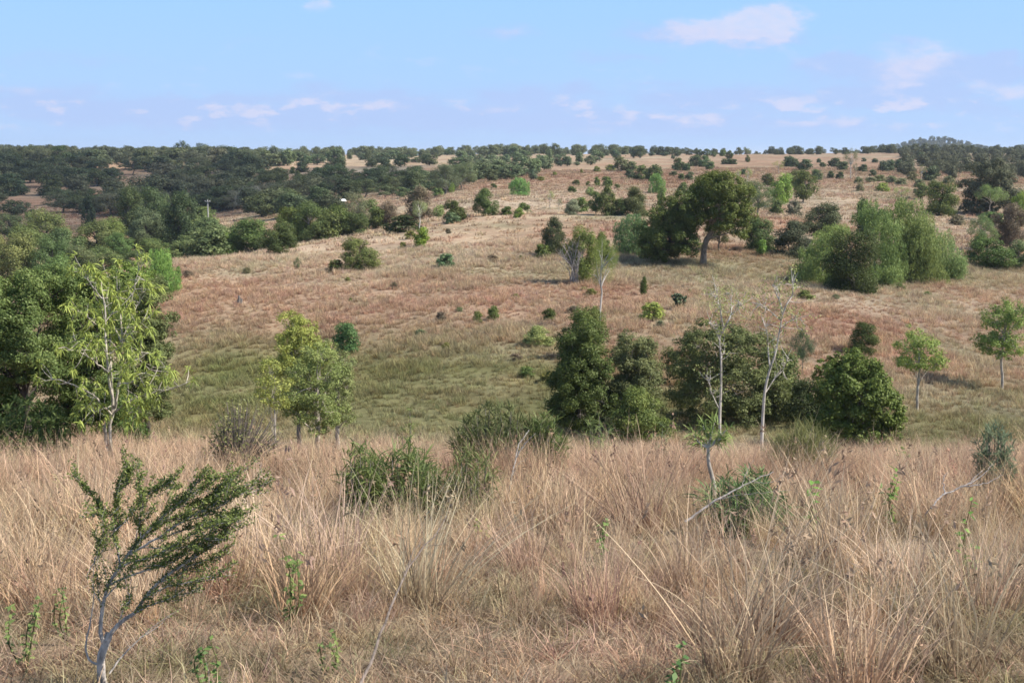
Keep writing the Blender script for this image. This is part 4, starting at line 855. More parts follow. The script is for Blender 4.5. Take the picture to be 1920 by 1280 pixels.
def prickly():                            # prickly pear: stacked flat pads
    rng = np.random.RandomState(91); d = ground_hit(1275, 580); g = gpt(1275, d); cb = MB(); tb = MB()
    def pad(c, up, s, nrm):
        th = np.linspace(0, 2*math.pi, 9)[:-1]; sd = unit(np.cross(up, nrm)); 
        ring = np.array([c+up*s*(.5-.5*math.cos(t))*1.3+sd*s*.45*math.sin(t) for t in th])
        V = np.concatenate([ring+nrm*s*.07, ring-nrm*s*.07]); n = 8
        F = [(0,1,2,3),(0,3,4,7),(4,5,6,7),(8,11,10,9),(8,15,12,11),(12,15,14,13)]+[(i, i+8, (i+1) % 8+8, (i+1) % 8) for i in range(8)]
        cb.add(V, F, tint=rng.uniform(.2, .7)); return c+up*s*1.25
    tips = [(g+np.array([rng.normal(0, .15), rng.normal(0, .15), 0]), .30) for _ in range(5)]
    for lv in range(4):
        nx = []
        for c, s in tips:
            for _ in range(rng.randint(1, 3)):
                up = unit(np.array([rng.normal(0, .5), rng.normal(0, .4), 1])); nrm = unit(np.array([rng.normal(), -1, .2])); nrm = unit(nrm-up*nrm.dot(up)); nx.append((pad(c, up, s, nrm), s*.85))
        tips = nx[:11]
    tb.tube([g-np.array([0,0,.1]), g+np.array([0,0,.4])], [.1, .08], 6)
    plant('prickly_pear', 'dark prickly pear cactus of stacked flat pads on red grass', 'cactus', g, tb, cb, (.085,.11,.062), (.2,.15,.11), pn=('stem', 'pads'))
prickly()

# thorny sapling at the lower corner: pale forked trunk, wind-swept branches set with tiny leaves
def sapling():
    rng = np.random.RandomState(101); d0 = 6.6; p = lambda x, y, dd=0.: pix(x, y, d0+dd); tb, cb = MB(), MB()
    g = gpt(191, d0+.1); trunk = smooth([g-np.array([0,0,.05]), p(190,1262), p(189,1236), p(198,1206,.01), p(205,1186,.02)], 14)
    tb.tube(trunk, .0235*np.linspace(1, .80, 14), 9)
    B = [ # (points, radius, leafiness)
     ([(200,1200),(222,1172),(252,1150),(275,1118),(300,1090),(335,1062),(368,1040),(400,1010),(430,985)],.018,.7),
     ([(197,1212),(189,1180),(192,1150),(198,1120),(206,1095),(226,1060),(240,1035),(262,1005),(300,975),(345,950)],.017,.8),
     ([(183,1245),(168,1238),(163,1215),(170,1170),(176,1120),(175,1075),(177,1048)],.009,0),
     ([(177,1048),(186,1020),(196,985),(194,955),(188,950),(170,955)],.006,.7),
     ([(205,1262),(228,1228),(262,1195),(300,1165),(340,1140)],.007,.1),
     ([(176,1052),(164,1078),(167,1105)],.004,.1),
     ([(240,1035),(268,1020),(300,1000),(350,965),(400,935),(440,910),(470,905),(520,897),(548,886)],.010,1.0),
     ([(262,1005),(290,970),(320,940),(350,915),(372,885),(408,872)],.008,1.2),
     ([(226,1060),(222,1020),(216,985),(222,940),(220,905),(226,880),(240,858)],.008,1.2),
     ([(216,985),(240,960),(262,930),(285,905),(320,892)],.006,1.1),
     ([(222,940),(200,955),(185,930),(165,905),(152,890)],.005,1.1),
     ([(252,1150),(280,1135),(318,1122),(352,1110),(380,1100)],.007,.7),
     ([(275,1118),(310,1100),(350,1090),(400,1075),(440,1062)],.007,.7),
     ([(300,1090),(330,1080),(362,1055),(400,1040),(432,1022)],.007,.9),
     ([(335,1062),(370,1030),(410,1000),(440,970),(470,955)],.007,1.1),
     ([(345,950),(385,930),(420,900),(445,880)],.006,1.2),
     ([(300,975),(340,930),(372,905),(400,885)],.006,1.2),
     ([(206,1095),(236,1080),(270,1066),(320,1050),(370,1015),(420,975),(460,940)],.009,1.1),
     ([(240,1035),(262,1000),(262,960),(268,935),(262,905),(258,888)],.006,1.1),
     ([(300,1000),(350,985),(400,965),(445,950),(470,948)],.007,1.1),
     ([(350,965),(380,955),(420,930),(462,912),(490,905)],.006,1.1),
     ([(226,1060),(250,1050),(290,1040),(330,1015),(380,985),(430,960)],.007,1.1),
     ([(222,1172),(232,1140),(244,1125),(240,1105)],.006,.3),
     ([(320,940),(360,935),(400,915),(430,895),(445,878)],.006,1.2),
     ([(192,1150),(182,1100),(181,1060),(190,1030),(215,1020)],.005,.4),
     ([(198,1120),(240,1075),(260,1060),(300,1055)],.006,.8),
     ([(268,1020),(300,1020),(345,1020),(390,1000),(430,1000)],.006,1.0),
     ([(222,905),(240,885),(240,858)],.004,1.1),
     ([(285,905),(300,900),(330,880)],.004,1.0),
     ([(262,1195),(290,1180),(322,1150)],.004,.1)]
    def along(Q, leafy, k0):
        n = len(Q)
        for j in range(int(n*k0), n):
            m = rng.poisson(6.6*leafy)
            if m:
                c = Q[j]+rng.normal(0, .009, (m, 3)); cb.leaves(c+np.array([0, 0, .006]), rdir(rng, m)+np.array([0, -.3, .8]), rdir(rng, m), rng.uniform(.009, .017, m), rng.uniform(.006, .010, m), rng.rand(m), fold=.1)
            if rng.rand() < .12: tb.tube([Q[j], Q[j]+rdir(rng, 1)[0]*.03], [.0012, .0003], 3)
    for i, (pts, r0, lf) in enumerate(B):
        k = rng.uniform(-.22, .22); P = [p(x-max(0, x-420)*.35, y if y > 1100 else 1100+(y-1100)*.92, k*min(1, j/2.5)) for j, (x, y) in enumerate(pts)]; n = 8*len(pts)
        r0 *= .64; Q = smooth(P, n); Q[1:-1] += np.cumsum(rng.normal(0, .0012, (n-2, 3)), 0)*np.linspace(1, 0, n-2)[:, None]
        tb.tube(Q, r0*np.linspace(1, .20, n), 7 if r0 > .006 else 5)
        along(Q, lf, .30 if r0 > .0057 else .12)
        if lf > .25:                      # side shoots sweeping the same way
            for j in range(int(n*.25), n-2, 4):
                dv = unit(Q[min(j+3, n-1)]-Q[j]); s = unit(dv+rng.normal(0, .34, 3)+np.array([.10, 0, .0])); ln = rng.uniform(.06, .18)
                S = smooth([Q[j], Q[j]+s*ln*.5+rng.normal(0, .008, 3), Q[j]+s*ln+np.array([0, 0, .01])], 12); tb.tube(S, r0*.26*np.linspace(1, .25, 12)+.0006, 4); along(S, lf*1.15, .08)
    plant('thorny_sapling', 'wind-swept thorny sapling with pale forked trunk and tiny dark leaves', 'sapling', g, tb, cb, (.115,.145,.042), (.56,.50,.44), bm=M_BARKFINE)
sapling()

# fallen and leaning dead sticks
def stick(name, label, lines, seed, col=(.40,.36,.33), cat='branch'):
    rng = np.random.RandomState(seed); tb = MB(); base = None
    for pts, r0 in lines:
        P = smooth([pix(x, y, d) for x, y, d in pts], 16); P[1:-1] += rng.normal(0, .004, (14, 3)); tb.tube(P, r0*np.linspace(1, .3, 16), 6)
        if base is None: base = P[0]
    tb.V = [v-base for v in tb.V]; o = obj(name, tb.mesh(name, [M_BARKFINE], True), None, col); o.location = base; tag(o, label, cat)
stick('dead_branch', 'bare grey fallen branch resting on the dark strappy shrub', [([(1284,978,11.6),(1330,945,11.7),(1390,912,11.9),(1450,884,12.1)],.011),([(1330,945,11.7),(1372,930,11.6),(1420,925,11.5),(1485,918,11.4)],.004),([(1390,912,11.9),(1402,880,12),(1412,862,12.1)],.003),([(1410,903,12),(1440,905,12),(1478,880,12.1)],.003)], 1)
stick('dead_branch', 'long thin dead stick leaning up out of the short grass, pale at its tip', [([(672,1290,6.3),(718,1180,6.6),(758,1080,6.9),(790,1030,7.1),(818,1000,7.2),(838,966,7.3)],.0085),([(758,1080,6.9),(772,1040,7),(792,1008,7.1)],.003),([(790,1030,7.1),(812,1022,7.2),(850,1012,7.2)],.002)], 2, (.26,.21,.175))
stick('dead_branch', 'silvery dead branch lying over grass below the grey-green bush', [([(1745,952,11),(1772,925,11.2),(1805,912,11.4),(1842,882,11.6)],.008),([(1772,925,11.2),(1768,900,11.3),(1776,885,11.4)],.005),([(1805,912,11.4),(1850,905,11.5),(1880,890,11.6)],.006),([(1790,918,11.3),(1830,900,11.4),(1862,870,11.6)],.006)], 3)
stick('dead_branch', 'upright dead forked stick beside the pale olive shrub', [([(952,960,14),(958,900,14.2),(966,862,14.3),(975,830,14.4),(992,806,14.5)],.012),([(966,862,14.3),(985,830,14.3),(1004,812,14.3)],.008),([(958,900,14.2),(972,870,14.2),(990,858,14.2)],.005)], 4, (.46,.42,.38))
stick('dead_branch', 'pale dry stalk arching above the grass near the power-pole-thin stem', [([(1648,1000,9.6),(1652,930,9.7),(1660,880,9.8),(1672,840,9.9)],.005)], 5, (.42,.36,.3)) if False else None

# broad-leaved weeds poking out of the dry grass
def weed(label, x, d, ytop, wpx, seed, col=(.14,.185,.06), leaf=.06, n_l=22, ybend=0.):
    rng = np.random.RandomState(seed); tb, cb = MB(), MB(); g = gpt(x, d); h = EYE+pu(x, ytop)[1]*d-g[2]; w = wpx*d/FPX
    for s in range(3):
        e = g+np.array([rng.uniform(-.5, .5)*w, rng.normal(0, .06), h*rng.uniform(.72, 1.02)]); q = smooth([g, g*.5+e*.5+rng.normal(0, .03, 3), e], 10); tb.tube(q, .006*np.linspace(1, .3, 10), 5)
        k = rng.randint(2, 10, n_l); n = n_l
        D = rdir(rng, n)*np.array([1, 1, .4]); c = q[k]+unit(D)*leaf*.5
        cb.leaves(c, rng.normal(0, .35, (n, 3))+np.array([.1, -.4, .9]), D+np.array([0, 0, -.35]), leaf*rng.uniform(.55, 1.2, n), leaf*.55*rng.uniform(.6, 1.1, n), rng.rand(n), fold=.15)
    plant('weed', label, 'weed', g, tb, cb, col, (.12,.13,.05), pn=('stem', 'leaves'))
weed('tall pale-leaved weed standing in reddish grass past the thorny sapling', 532, 8.3, 1000, 46, 201, leaf=.055, n_l=22)
weed('weed with one big heart-shaped leaf in the pale grass', 1532, 12.0, 902, 30, 202, (.10,.19,.045), .10, 9)
weed('tallest green-leaved weed among the pale grass below the bright dome bush', 1680, 12.5, 882, 34, 203, (.13,.22,.05), .085, 16)
weed('drooping green weed at the edge of the reddish tussock', 1830, 10.2, 945, 26, 204, (.12,.21,.05), .075, 9)
weed('low sprawling weed in the short grass at the frame corner', 22, 7.2, 1120, 70, 205, leaf=.04, n_l=26)
weed('small yellow-green weed in the grass beside the sapling trunk', 105, 7.9, 1090, 40, 206, leaf=.035, n_l=20)
weed('leafy seedling in the short grass just past the sapling trunk', 372, 6.6, 1190, 56, 207, (.09,.15,.045), .045, 18)
weed('small weed low in the short grass under the tall pale-leaved weed', 612, 7.2, 1180, 50, 208, leaf=.038, n_l=18)
weed('dark-stalked weed with few leaves between two pale tussocks', 1135, 11.0, 965, 26, 209, (.11,.17,.05), .05, 12)
weed('yellowish weed by the dry stems of the narrow-leaved shrub', 905, 11.5, 975, 30, 210, (.19,.22,.055), .04, 18)
weed('sparse tall seed-stalk weed on the crest near the grey-green bush', 1700, 17.5, 835, 40, 211, (.12,.15,.055), .06, 14)
weed('green seedling clump at the bottom edge of the frame', 1290, 6.3, 1218, 60, 212, (.08,.14,.045), .05, 20)

# ------------------------------------------------------------------ small built things in the valley
M_METAL = bark_material('weathered_timber', (.52,.50,.46), 3)
def simple(name, color, rough=.6):
    m, t = mat(name); b = mnode(t, 'ShaderNodeBsdfPrincipled'); nz = mnode(t, 'ShaderNodeTexNoise'); nz.inputs['Scale'].default_value = 4
    hs = mnode(t, 'ShaderNodeHueSaturation'); hs.inputs['Color'].default_value = color+(1,); mr = mnode(t, 'ShaderNodeMapRange'); t.links.new(nz.outputs['Fac'], mr.inputs[0]); mr.inputs[3].default_value = .8; mr.inputs[4].default_value = 1.15
    t.links.new(mr.outputs[0], hs.inputs['Value']); t.links.new(hs.outputs[0], b.inputs['Base Color']); b.inputs['Roughness'].default_value = rough
    o = mnode(t, 'ShaderNodeOutputMaterial'); t.links.new(b.outputs[0], o.inputs[0]); return m
M_ROOF = simple('painted_roof_sheet', (.78,.77,.74), .45); M_WALL = simple('shed_wall', (.42,.38,.33), .8); M_DARK = simple('dark_opening', (.03,.03,.03), .9)
def box(mb, c, s, mi=0):
    x, y, z = np.array(s)/2; V = np.array([(-x,-y,-z),(x,-y,-z),(x,y,-z),(-x,y,-z),(-x,-y,z),(x,-y,z),(x,y,z),(-x,y,z)])+np.array(c)
    mb.add(V, [(0,3,2,1),(4,5,6,7),(0,1,5,4),(1,2,6,5),(2,3,7,6),(3,0,4,7)], mi=mi)
def shed():
    d = 310; g = pix(634, 386, d); g[2] = float(H(g[0], d)); zt = EYE+pu(634, 373)[1]*d-g[2]
    r = bpy.data.objects.new('shed', None); COL.objects.link(r); r.location = g; r.rotation_euler[2] = .35
    w = MB(); box(w, (0, 0, zt*.31), (2.6, 2.2, zt*.62)); obj('wall', w.mesh('wall', [M_WALL]), r)
    f = MB(); a, b, e, k = 1.6, 1.45, zt*.62, zt
    f.add([(-a,-b,e),(a,-b,e),(a,0,k),(-a,0,k),(-a,b,e),(a,b,e),(-a,-b,e-.06),(a,-b,e-.06),(-a,b,e-.06),(a,b,e-.06),(a,0,k-.08),(-a,0,k-.08)],
          [(0,1,2,3),(3,2,5,4),(7,6,11,10),(10,11,8,9),(0,6,7,1),(4,5,9,8),(1,7,10,2),(2,10,9,5),(3,11,6,0),(4,8,11,3)]); obj('roof', f.mesh('roof', [M_ROOF]), r)
    dd = MB(); box(dd, (.3, -1.13, zt*.26), (.9, .05, zt*.5)); obj('door', dd.mesh('door', [M_DARK]), r)
    tag(r, 'tiny white-roofed shed among the trees of the far valley', 'shed')
shed()
def power_pole():
    d = 250; u = pu(390, 400)[0]; g = np.array([u*d, d, float(H(u*d, d))]); top = EYE+pu(390, 374)[1]*d; h = top-g[2]
    r = bpy.data.objects.new('power_pole', None); COL.objects.link(r); r.location = g
    p = MB(); p.tube([(0,0,-.4),(0,0,h*.5),(0,0,h)], [.13,.11,.09], 8); obj('pole', p.mesh('pole', [M_METAL], True), r)
    c = MB(); box(c, (0, -.13, h-.35), (1.0, .07, .08)); obj('crossarm', c.mesh('crossarm', [M_METAL]), r)
    for s in (-.42, 0, .42):
        i = MB(); i.tube([(s,-.13,h-.31),(s,-.13,h-.24),(s,-.13,h-.18)], [.03,.05,.02], 6); obj('insulator', i.mesh('insulator', [M_ROOF]), r)
    tag(r, 'pale power pole standing against the dark valley wood', 'power pole')
power_pole()
def stump():
    d = ground_hit(452, 569); g = gpt(452, d); g[2] -= .05; r = MB(); h = .55
    for k, (dx, hh, rr) in enumerate([(0, .62, .10), (.14, .42, .07), (-.1, .34, .06)]): r.tube([g+np.array([dx, 0, 0]), g+np.array([dx*1.3, 0, hh*.6]), g+np.array([dx*1.1, .02, hh])], [rr*1.25, rr, rr*.75], 8)
    r.V = [v-g for v in r.V]; o = obj('tree_stump', r.mesh('tree_stump', [M_BARK], True), None, (.26,.23,.20)); o.location = g; tag(o, 'short grey tree stump in the open slope grass', 'stump')
stump()

# ------------------------------------------------------------------ ground colours: kinds of grass over the land
STRAW=np.array((.56,.444,.308)); PALE=np.array((.63,.525,.39)); RED=np.array((.47,.295,.205)); GREEN=np.array((.165,.205,.062)); GREYG=np.array((.36,.355,.225)); EARTH=np.array((.36,.21,.14))
ZONES = [  # photograph x, y, half width, half height, colour, strength
 (700,745,380,85,GREEN,2.3),(1000,770,330,50,GREEN,2.0),(430,720,110,80,GREEN,2.0),(500,640,200,30,GREYG,.45),(1820,800,150,50,GREEN,2.4),(1740,850,150,35,GREEN,2.0),(1560,800,150,40,GREEN,1.6),
 (1200,500,330,24,GREYG,1.0),(1600,520,260,30,GREYG,.9),(820,510,160,16,GREYG,.6),(760,640,130,30,GREYG,.7),
 (560,600,280,60,RED,1.3),(900,560,220,40,RED,.9),(1150,660,80,45,RED,.5),(1560,600,160,30,RED,.7),(1600,700,120,40,RED,.7),(1850,590,100,30,RED,.5),
 (650,480,220,40,PALE,.8),(900,385,200,20,PALE,.9),(1130,375,160,18,PALE,.9),(1500,370,140,26,PALE,.7),(1850,440,90,30,PALE,.3),
 (1150,430,160,14,RED,.7),(1060,330,180,26,RED,.45),(1400,300,180,16,RED,.6),(1600,310,150,20,RED,.5),(1370,470,40,14,EARTH,.9),(1260,345,60,16,EARTH,.5),
 (100,375,200,50,EARTH,1.2),(300,340,160,40,EARTH,.8),(395,443,40,10,EARTH,2.0),(270,450,60,30,EARTH,.8),(540,330,80,26,EARTH,.5),(640,375,40,24,EARTH,.7)]
def land(X, Y):
    Z = H(X, Y); px, py = proj(X, np.maximum(Y, 4.0), Z)
    n1 = fbm(X/7.0+4, Y/9.0+8, 4); n2 = fbm(X/26+1, Y/20+2, 3); n3 = fbm(X/2.4, Y/3.0+5, 3)
    c = np.zeros((len(X), 3)); w = np.zeros(len(X))
    def put(col, k):
        nonlocal c, w; c = c+col*k[:, None]; w = w+k
    put(STRAW, np.full(len(X), .42)); put(RED, np.clip((n1-.50)*3.0, 0, .8)+np.clip((n3-.58)*2.5, 0, .6)*(Y > 45)); put(PALE, np.clip((n2-.50)*3.4, 0, .7)); put(GREYG, np.clip((.40-n1)*3.2, 0, .7)*(Y > 40))
    for x, y, sx, sy, col, a in ZONES:
        m = np.exp(-((px-x)/sx)**2-((py-y)/sy)**2)*a*np.clip((Y-36)/10, 0, 1)
        put(col, m*np.clip(.25+1.5*n1, 0.2, 1.6))
    near = np.clip((44-Y)/8, 0, 1)
    put(STRAW, near*.8); put(RED, near*np.clip((n2-.47)*6, 0, 1.3)); put(RED, near*np.clip((11-Y)/4, 0, 1)*.25)
    c = c/w[:, None]
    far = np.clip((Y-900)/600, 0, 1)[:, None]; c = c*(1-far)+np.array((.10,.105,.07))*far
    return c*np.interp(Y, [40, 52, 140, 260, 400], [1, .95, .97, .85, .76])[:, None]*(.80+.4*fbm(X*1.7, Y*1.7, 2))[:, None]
def make_ground():
    ys = np.concatenate([np.array([-60, -30, -15, -7, -3]), np.linspace(0, 40, 110), np.exp(np.linspace(math.log(40.4), math.log(700), 330)), np.exp(np.linspace(math.log(720), math.log(58000), 80))])
    us = np.linspace(-1.1, 1.1, 361); U, Yg = np.meshgrid(us, ys); Xg = U*np.maximum(Yg, 14)
    X, Y = Xg.ravel(), Yg.ravel(); Z = H(X, Y); Z = np.where(Y < 0, Z-.0*Y, Z); V = np.column_stack([X, Y, Z])
    nr, nc = Xg.shape; i, j = np.meshgrid(np.arange(nr-1), np.arange(nc-1), indexing='ij'); a = (i*nc+j).ravel()
    F = np.column_stack([a, a+1, a+nc+1, a+nc]); mb = MB(); mb.add(V, F); me = mb.mesh('ground', [M_GROUND], True)
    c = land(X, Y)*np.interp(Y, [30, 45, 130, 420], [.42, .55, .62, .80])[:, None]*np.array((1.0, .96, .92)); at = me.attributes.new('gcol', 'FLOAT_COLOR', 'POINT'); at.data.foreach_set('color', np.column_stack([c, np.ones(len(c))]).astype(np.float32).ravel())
    tag(obj('ground', me), kind='structure')
make_ground()

# ------------------------------------------------------------------ grass: tussock meshes set out over the land by geometry nodes
def tussock(seed, n, h, spread, lean, width, bend=.35, k=5, seedhead=0.0, lay=0.0):
    rng = np.random.RandomState(seed); mb = MB()
    a = rng.uniform(0, 6.283, n); r = spread*np.sqrt(rng.rand(n)); b = np.column_stack([np.cos(a)*r, np.sin(a)*r, np.full(n, -.03)])
    hh = h*rng.uniform(.45, 1.1, n); out = rng.normal(0, lean, (n, 2))+np.column_stack([np.cos(a), np.sin(a)])*lean*.8*(r/spread)[:, None]
    dv = unit(np.column_stack([out, np.full(n, 1.0-lay)+rng.uniform(0, .1, n)])); t = np.linspace(0, 1, k)[None, :, None]
    bd = np.column_stack([rng.normal(.10, bend*.6, n), rng.normal(0, bend*.6, n), -np.abs(rng.normal(0, bend*.5, n))])
    P = b[:, None, :]+dv[:, None, :]*hh[:, None, None]*t+bd[:, None, :]*hh[:, None, None]*t**2.2
    P[:, :, 2] = np.maximum(P[:, :, 2], -.03)
    side = unit(np.column_stack([np.cos(a*3+1), np.sin(a*3+1), np.zeros(n)])); W_ = width*rng.uniform(.6, 1.3, n)[:, None]*np.interp(np.linspace(0, 1, k), [0, .4, 1], [1, .85, .12])[None, :]
    mb.ribbons(P, W_, side, rng.rand(n))
    m = int(n*seedhead)
    if m:
        tip = P[:m, -1]; nn = 7
        c = np.repeat(tip, nn, 0)+rng.normal(0, 1, (m*nn, 3))*np.array([.012, .012, .03])*h; mb.leaves(c, rdir(rng, m*nn), rdir(rng, m*nn)+np.array([0, 0, 1.0]), .055*h, .012*h+width*.5, np.repeat(rng.uniform(0, .35, m), nn))
    return mb.mesh('grass_tussock', [M_GRASS])
def scatter_nodes(name, X, Y, protos, scl, rot, col, sink=0.0, zoff=0.0, matr=None):
    n = len(X); me = bpy.data.meshes.new(name); me.vertices.add(n)
    me.vertices.foreach_set('co', np.column_stack([X, Y, H(X, Y)-sink+zoff]).astype(np.float32).ravel())
    def at(nm, ty, arr, f): a_ = me.attributes.new(nm, ty, 'POINT'); a_.data.foreach_set(f, arr.ravel())
    at('scl', 'FLOAT_VECTOR', scl.astype(np.float32), 'vector'); at('rot', 'FLOAT_VECTOR', rot.astype(np.float32), 'vector'); at('pick', 'INT', np.random.RandomState(n).randint(0, len(protos), n).astype(np.int32), 'value')
    at('gcol', 'FLOAT_COLOR', np.column_stack([col, np.ones(n)]).astype(np.float32), 'color')
    ng = bpy.data.node_groups.new(name, 'GeometryNodeTree'); ng.interface.new_socket('Geometry', in_out='INPUT', socket_type='NodeSocketGeometry'); ng.interface.new_socket('Geometry', in_out='OUTPUT', socket_type='NodeSocketGeometry')
    A = ng.nodes.new; l = ng.links.new; gi = A('NodeGroupInput'); go = A('NodeGroupOutput'); ip = A('GeometryNodeInstanceOnPoints'); jo = A('GeometryNodeJoinGeometry')
    for pm in protos:
        po = bpy.data.objects.new(name+'_form', pm)
        oi = A('GeometryNodeObjectInfo'); oi.inputs['Object'].default_value = po; gg = A('GeometryNodeGeometryToInstance'); l(oi.outputs['Geometry'], gg.inputs[0]); l(gg.outputs[0], jo.inputs[0])
    def na(nm, ty): q = A('GeometryNodeInputNamedAttribute'); q.data_type = ty; q.inputs['Name'].default_value = nm; return q.outputs['Attribute']
    l(gi.outputs[0], ip.inputs['Points']); l(jo.outputs[0], ip.inputs['Instance']); ip.inputs['Pick Instance'].default_value = True
    l(na('pick', 'INT'), ip.inputs['Instance Index']); l(na('rot', 'FLOAT_VECTOR'), ip.inputs['Rotation']); l(na('scl', 'FLOAT_VECTOR'), ip.inputs['Scale']); l(ip.outputs[0], go.inputs[0])
    o = obj(name, me); md = o.modifiers.new('scatter', 'NODES'); md.node_group = ng
    return o
def field(rng, d0, d1, dens, half=.42, pad=2.2):
    area = half*(d1*d1-d0*d0)+2*pad*(d1-d0); n = int(area*dens); d = np.sqrt(rng.uniform(d0*d0, d1*d1, n)); return rng.uniform(-1, 1, n)*(d*half+pad), d
def rots(rng, n, tilt, lean=0.0): return np.column_stack([rng.normal(0, tilt, n), rng.normal(lean, tilt, n), rng.uniform(0, 6.283, n)])
TALL = [tussock(s, 66, .76, .15, .20, .0066, .30, 6, .03) for s in range(5)]
SHORT = [tussock(40+s, 56, .26, .17, .60, .0056, .55, 4, 0, .35) for s in range(4)]
STALK = [tussock(60+s, 16, .95, .10, .15, .0060, .30, 7, .35) for s in range(3)]
MIDG = [tussock(80+s, 40, .66, .26, .24, .022, .32, 4, 0) for s in range(4)]
FARG = [tussock(90+s, 26, .60, .55, .30, .060, .3, 3, 0) for s in range(3)]
rg = np.random.RandomState(77)
def blend(a, b, t): return a*(1-t)[:, None]+b*t[:, None]
def cvar(rng, n, s): return (1+rng.normal(0, s, n))[:, None]*(1+rng.normal(0, s*.35, (n, 3)))
# tall straw-coloured grass on the near slope; it thins out towards the short tangled grass at the bottom
X1, Y1 = field(rg, 7.6, 13, 15); X2, Y2 = field(rg, 13, 30, 15); X3, Y3 = field(rg, 30, 46, 6)
X, Y = np.concatenate([X1, X2, X3]), np.concatenate([Y1, Y2, Y3])
edge = 8.5+2.6*(fbm(X/1.6+3, Y/1.6, 3)-.5)*2; keep = (Y > edge) | (rg.rand(len(X)) < .10*(Y > 7.8)); clump = fbm(X/.9+9, Y/.9, 3); keep &= rg.rand(len(X)) < np.clip(.45+2.6*(clump-.36), .35, 1)
X, Y = X[keep], Y[keep]; n = len(X); c = land(X, Y)*cvar(rg, n, .12); s = np.clip(.74+.62*(fbm(X/1.8, Y/1.8+4, 3)-.5)*2, .42, 1.25)*rg.uniform(.8, 1.15, n)*np.interp(Y, [7, 10, 14], [.72, .9, 1.0])
tag(scatter_nodes('tall_grass', X, Y, TALL, np.column_stack([s*rg.uniform(.85, 1.2, n), s*rg.uniform(.85, 1.2, n), s*.98]), rots(rg, n, .15, .10), c), 'tall dry straw-coloured grass over the near slope', 'grass', None, 'stuff')
X, Y = field(rg, 7.8, 22, 1.2); keep = fbm(X/1.3, Y/1.3+30, 2) > .46; X, Y = X[keep], Y[keep]; n = len(X); s = rg.uniform(.6, 1.05, n)*np.interp(Y, [7, 11], [.7, 1])
cs = land(X, Y)*cvar(rg, n, .12)*np.where(rg.rand(n) < .3, .55, 1.05)[:, None]
tag(scatter_nodes('grass_seed_stalks', X, Y, STALK, np.column_stack([s, s, s]), rots(rg, n, .2, .14), cs), 'thin seeding stalks above the tall dry grass', 'grass', None, 'stuff')
X1, Y1 = field(rg, 4.6, 10.5, 50); X2, Y2 = field(rg, 10.5, 24, 9); X, Y = np.concatenate([X1, X2]), np.concatenate([Y1, Y2]); n = len(X); g_ = np.clip((fbm(X/.8, Y/.8, 3)-.40)*3.2, 0, 1)*.75
c = blend(land(X, Y)*np.array((.92, .92, .95)), np.tile(np.array((.22,.23,.125)), (n, 1)), g_)*np.array((.88,.88,.90))*cvar(rg, n, .16); s = rg.uniform(.55, 1.15, n)
tag(scatter_nodes('short_grass', X, Y, SHORT, np.column_stack([s*1.1, s*1.1, s]), rots(rg, n, .25), c), 'short tangled grey-green grass at the bottom of the view', 'grass', None, 'stuff')
# big fanned tussocks of kangaroo-type grass, red at the root and pale at the tips
BIG = [tussock(20+s, 130, 1.02, .16, .30, .0078, .30, 8, .05) for s in range(3)]
TP = [(790,1090,9.0),(1450,1185,8.0),(1120,1150,8.4),(1690,1075,9.2),(330,1000,10.5),(60,1060,9.6),(1640,1300,6.7),(1860,1130,8.6),(560,1140,8.6),(1290,1080,9.4),(1560,1020,10.4),(980,1030,10.2),(450,1060,9.5),(1800,1250,7.2),(1200,960,12.5),(620,1060,9.4),(150,960,12),(1740,960,12.4),(1000,930,14),(1500,950,13),(1380,1280,7),(250,1130,8.4)]
tx = np.array([pu(x, 1000)[0]*d for x, y, d in TP]); ty = np.array([d for x, y, d in TP]); n = len(tx); s = rg.uniform(.72, 1.12, n)
tcol = blend(np.tile(PALE, (n, 1)), np.tile(RED*np.array((.95,.9,.9)), (n, 1)), rg.uniform(.05, .65, n))*cvar(rg, n, .1)
tag(scatter_nodes('tussock_grass', tx, ty, BIG, np.column_stack([s, s, s]), rots(rg, n, .10, .14), tcol), 'big fanned grass tussocks, red at the root and pale at the tips', 'grass', None, 'stuff')
# grass of the valley and the facing slope
X, Y = field(rg, 46, 130, 6.0, .42, 4); n = len(X); c = land(X, Y)*cvar(rg, n, .13); s = np.clip(.62+.5*(fbm(X/3, Y/3, 3)-.5)*2, .3, 1.0)*rg.uniform(.7, 1.25, n)
tag(scatter_nodes('hillside_grass', X, Y, MIDG, np.column_stack([s*1.15, s*1.15, s]), rots(rg, n, .15, .06), c), 'russet and straw grass over the facing slope', 'grass', None, 'stuff')
X, Y = field(rg, 130, 420, .5, .42, 8); n = len(X); c = land(X, Y)*cvar(rg, n, .12); s = np.clip(.7+.5*(fbm(X/6, Y/6, 2)-.5)*2, .35, 1.1)*rg.uniform(.7, 1.3, n)
tag(scatter_nodes('far_grass', X, Y, FARG, np.column_stack([s*1.3, s*1.3, s]), rots(rg, n, .1), c), 'dry grass of the far rises', 'grass', None, 'stuff')

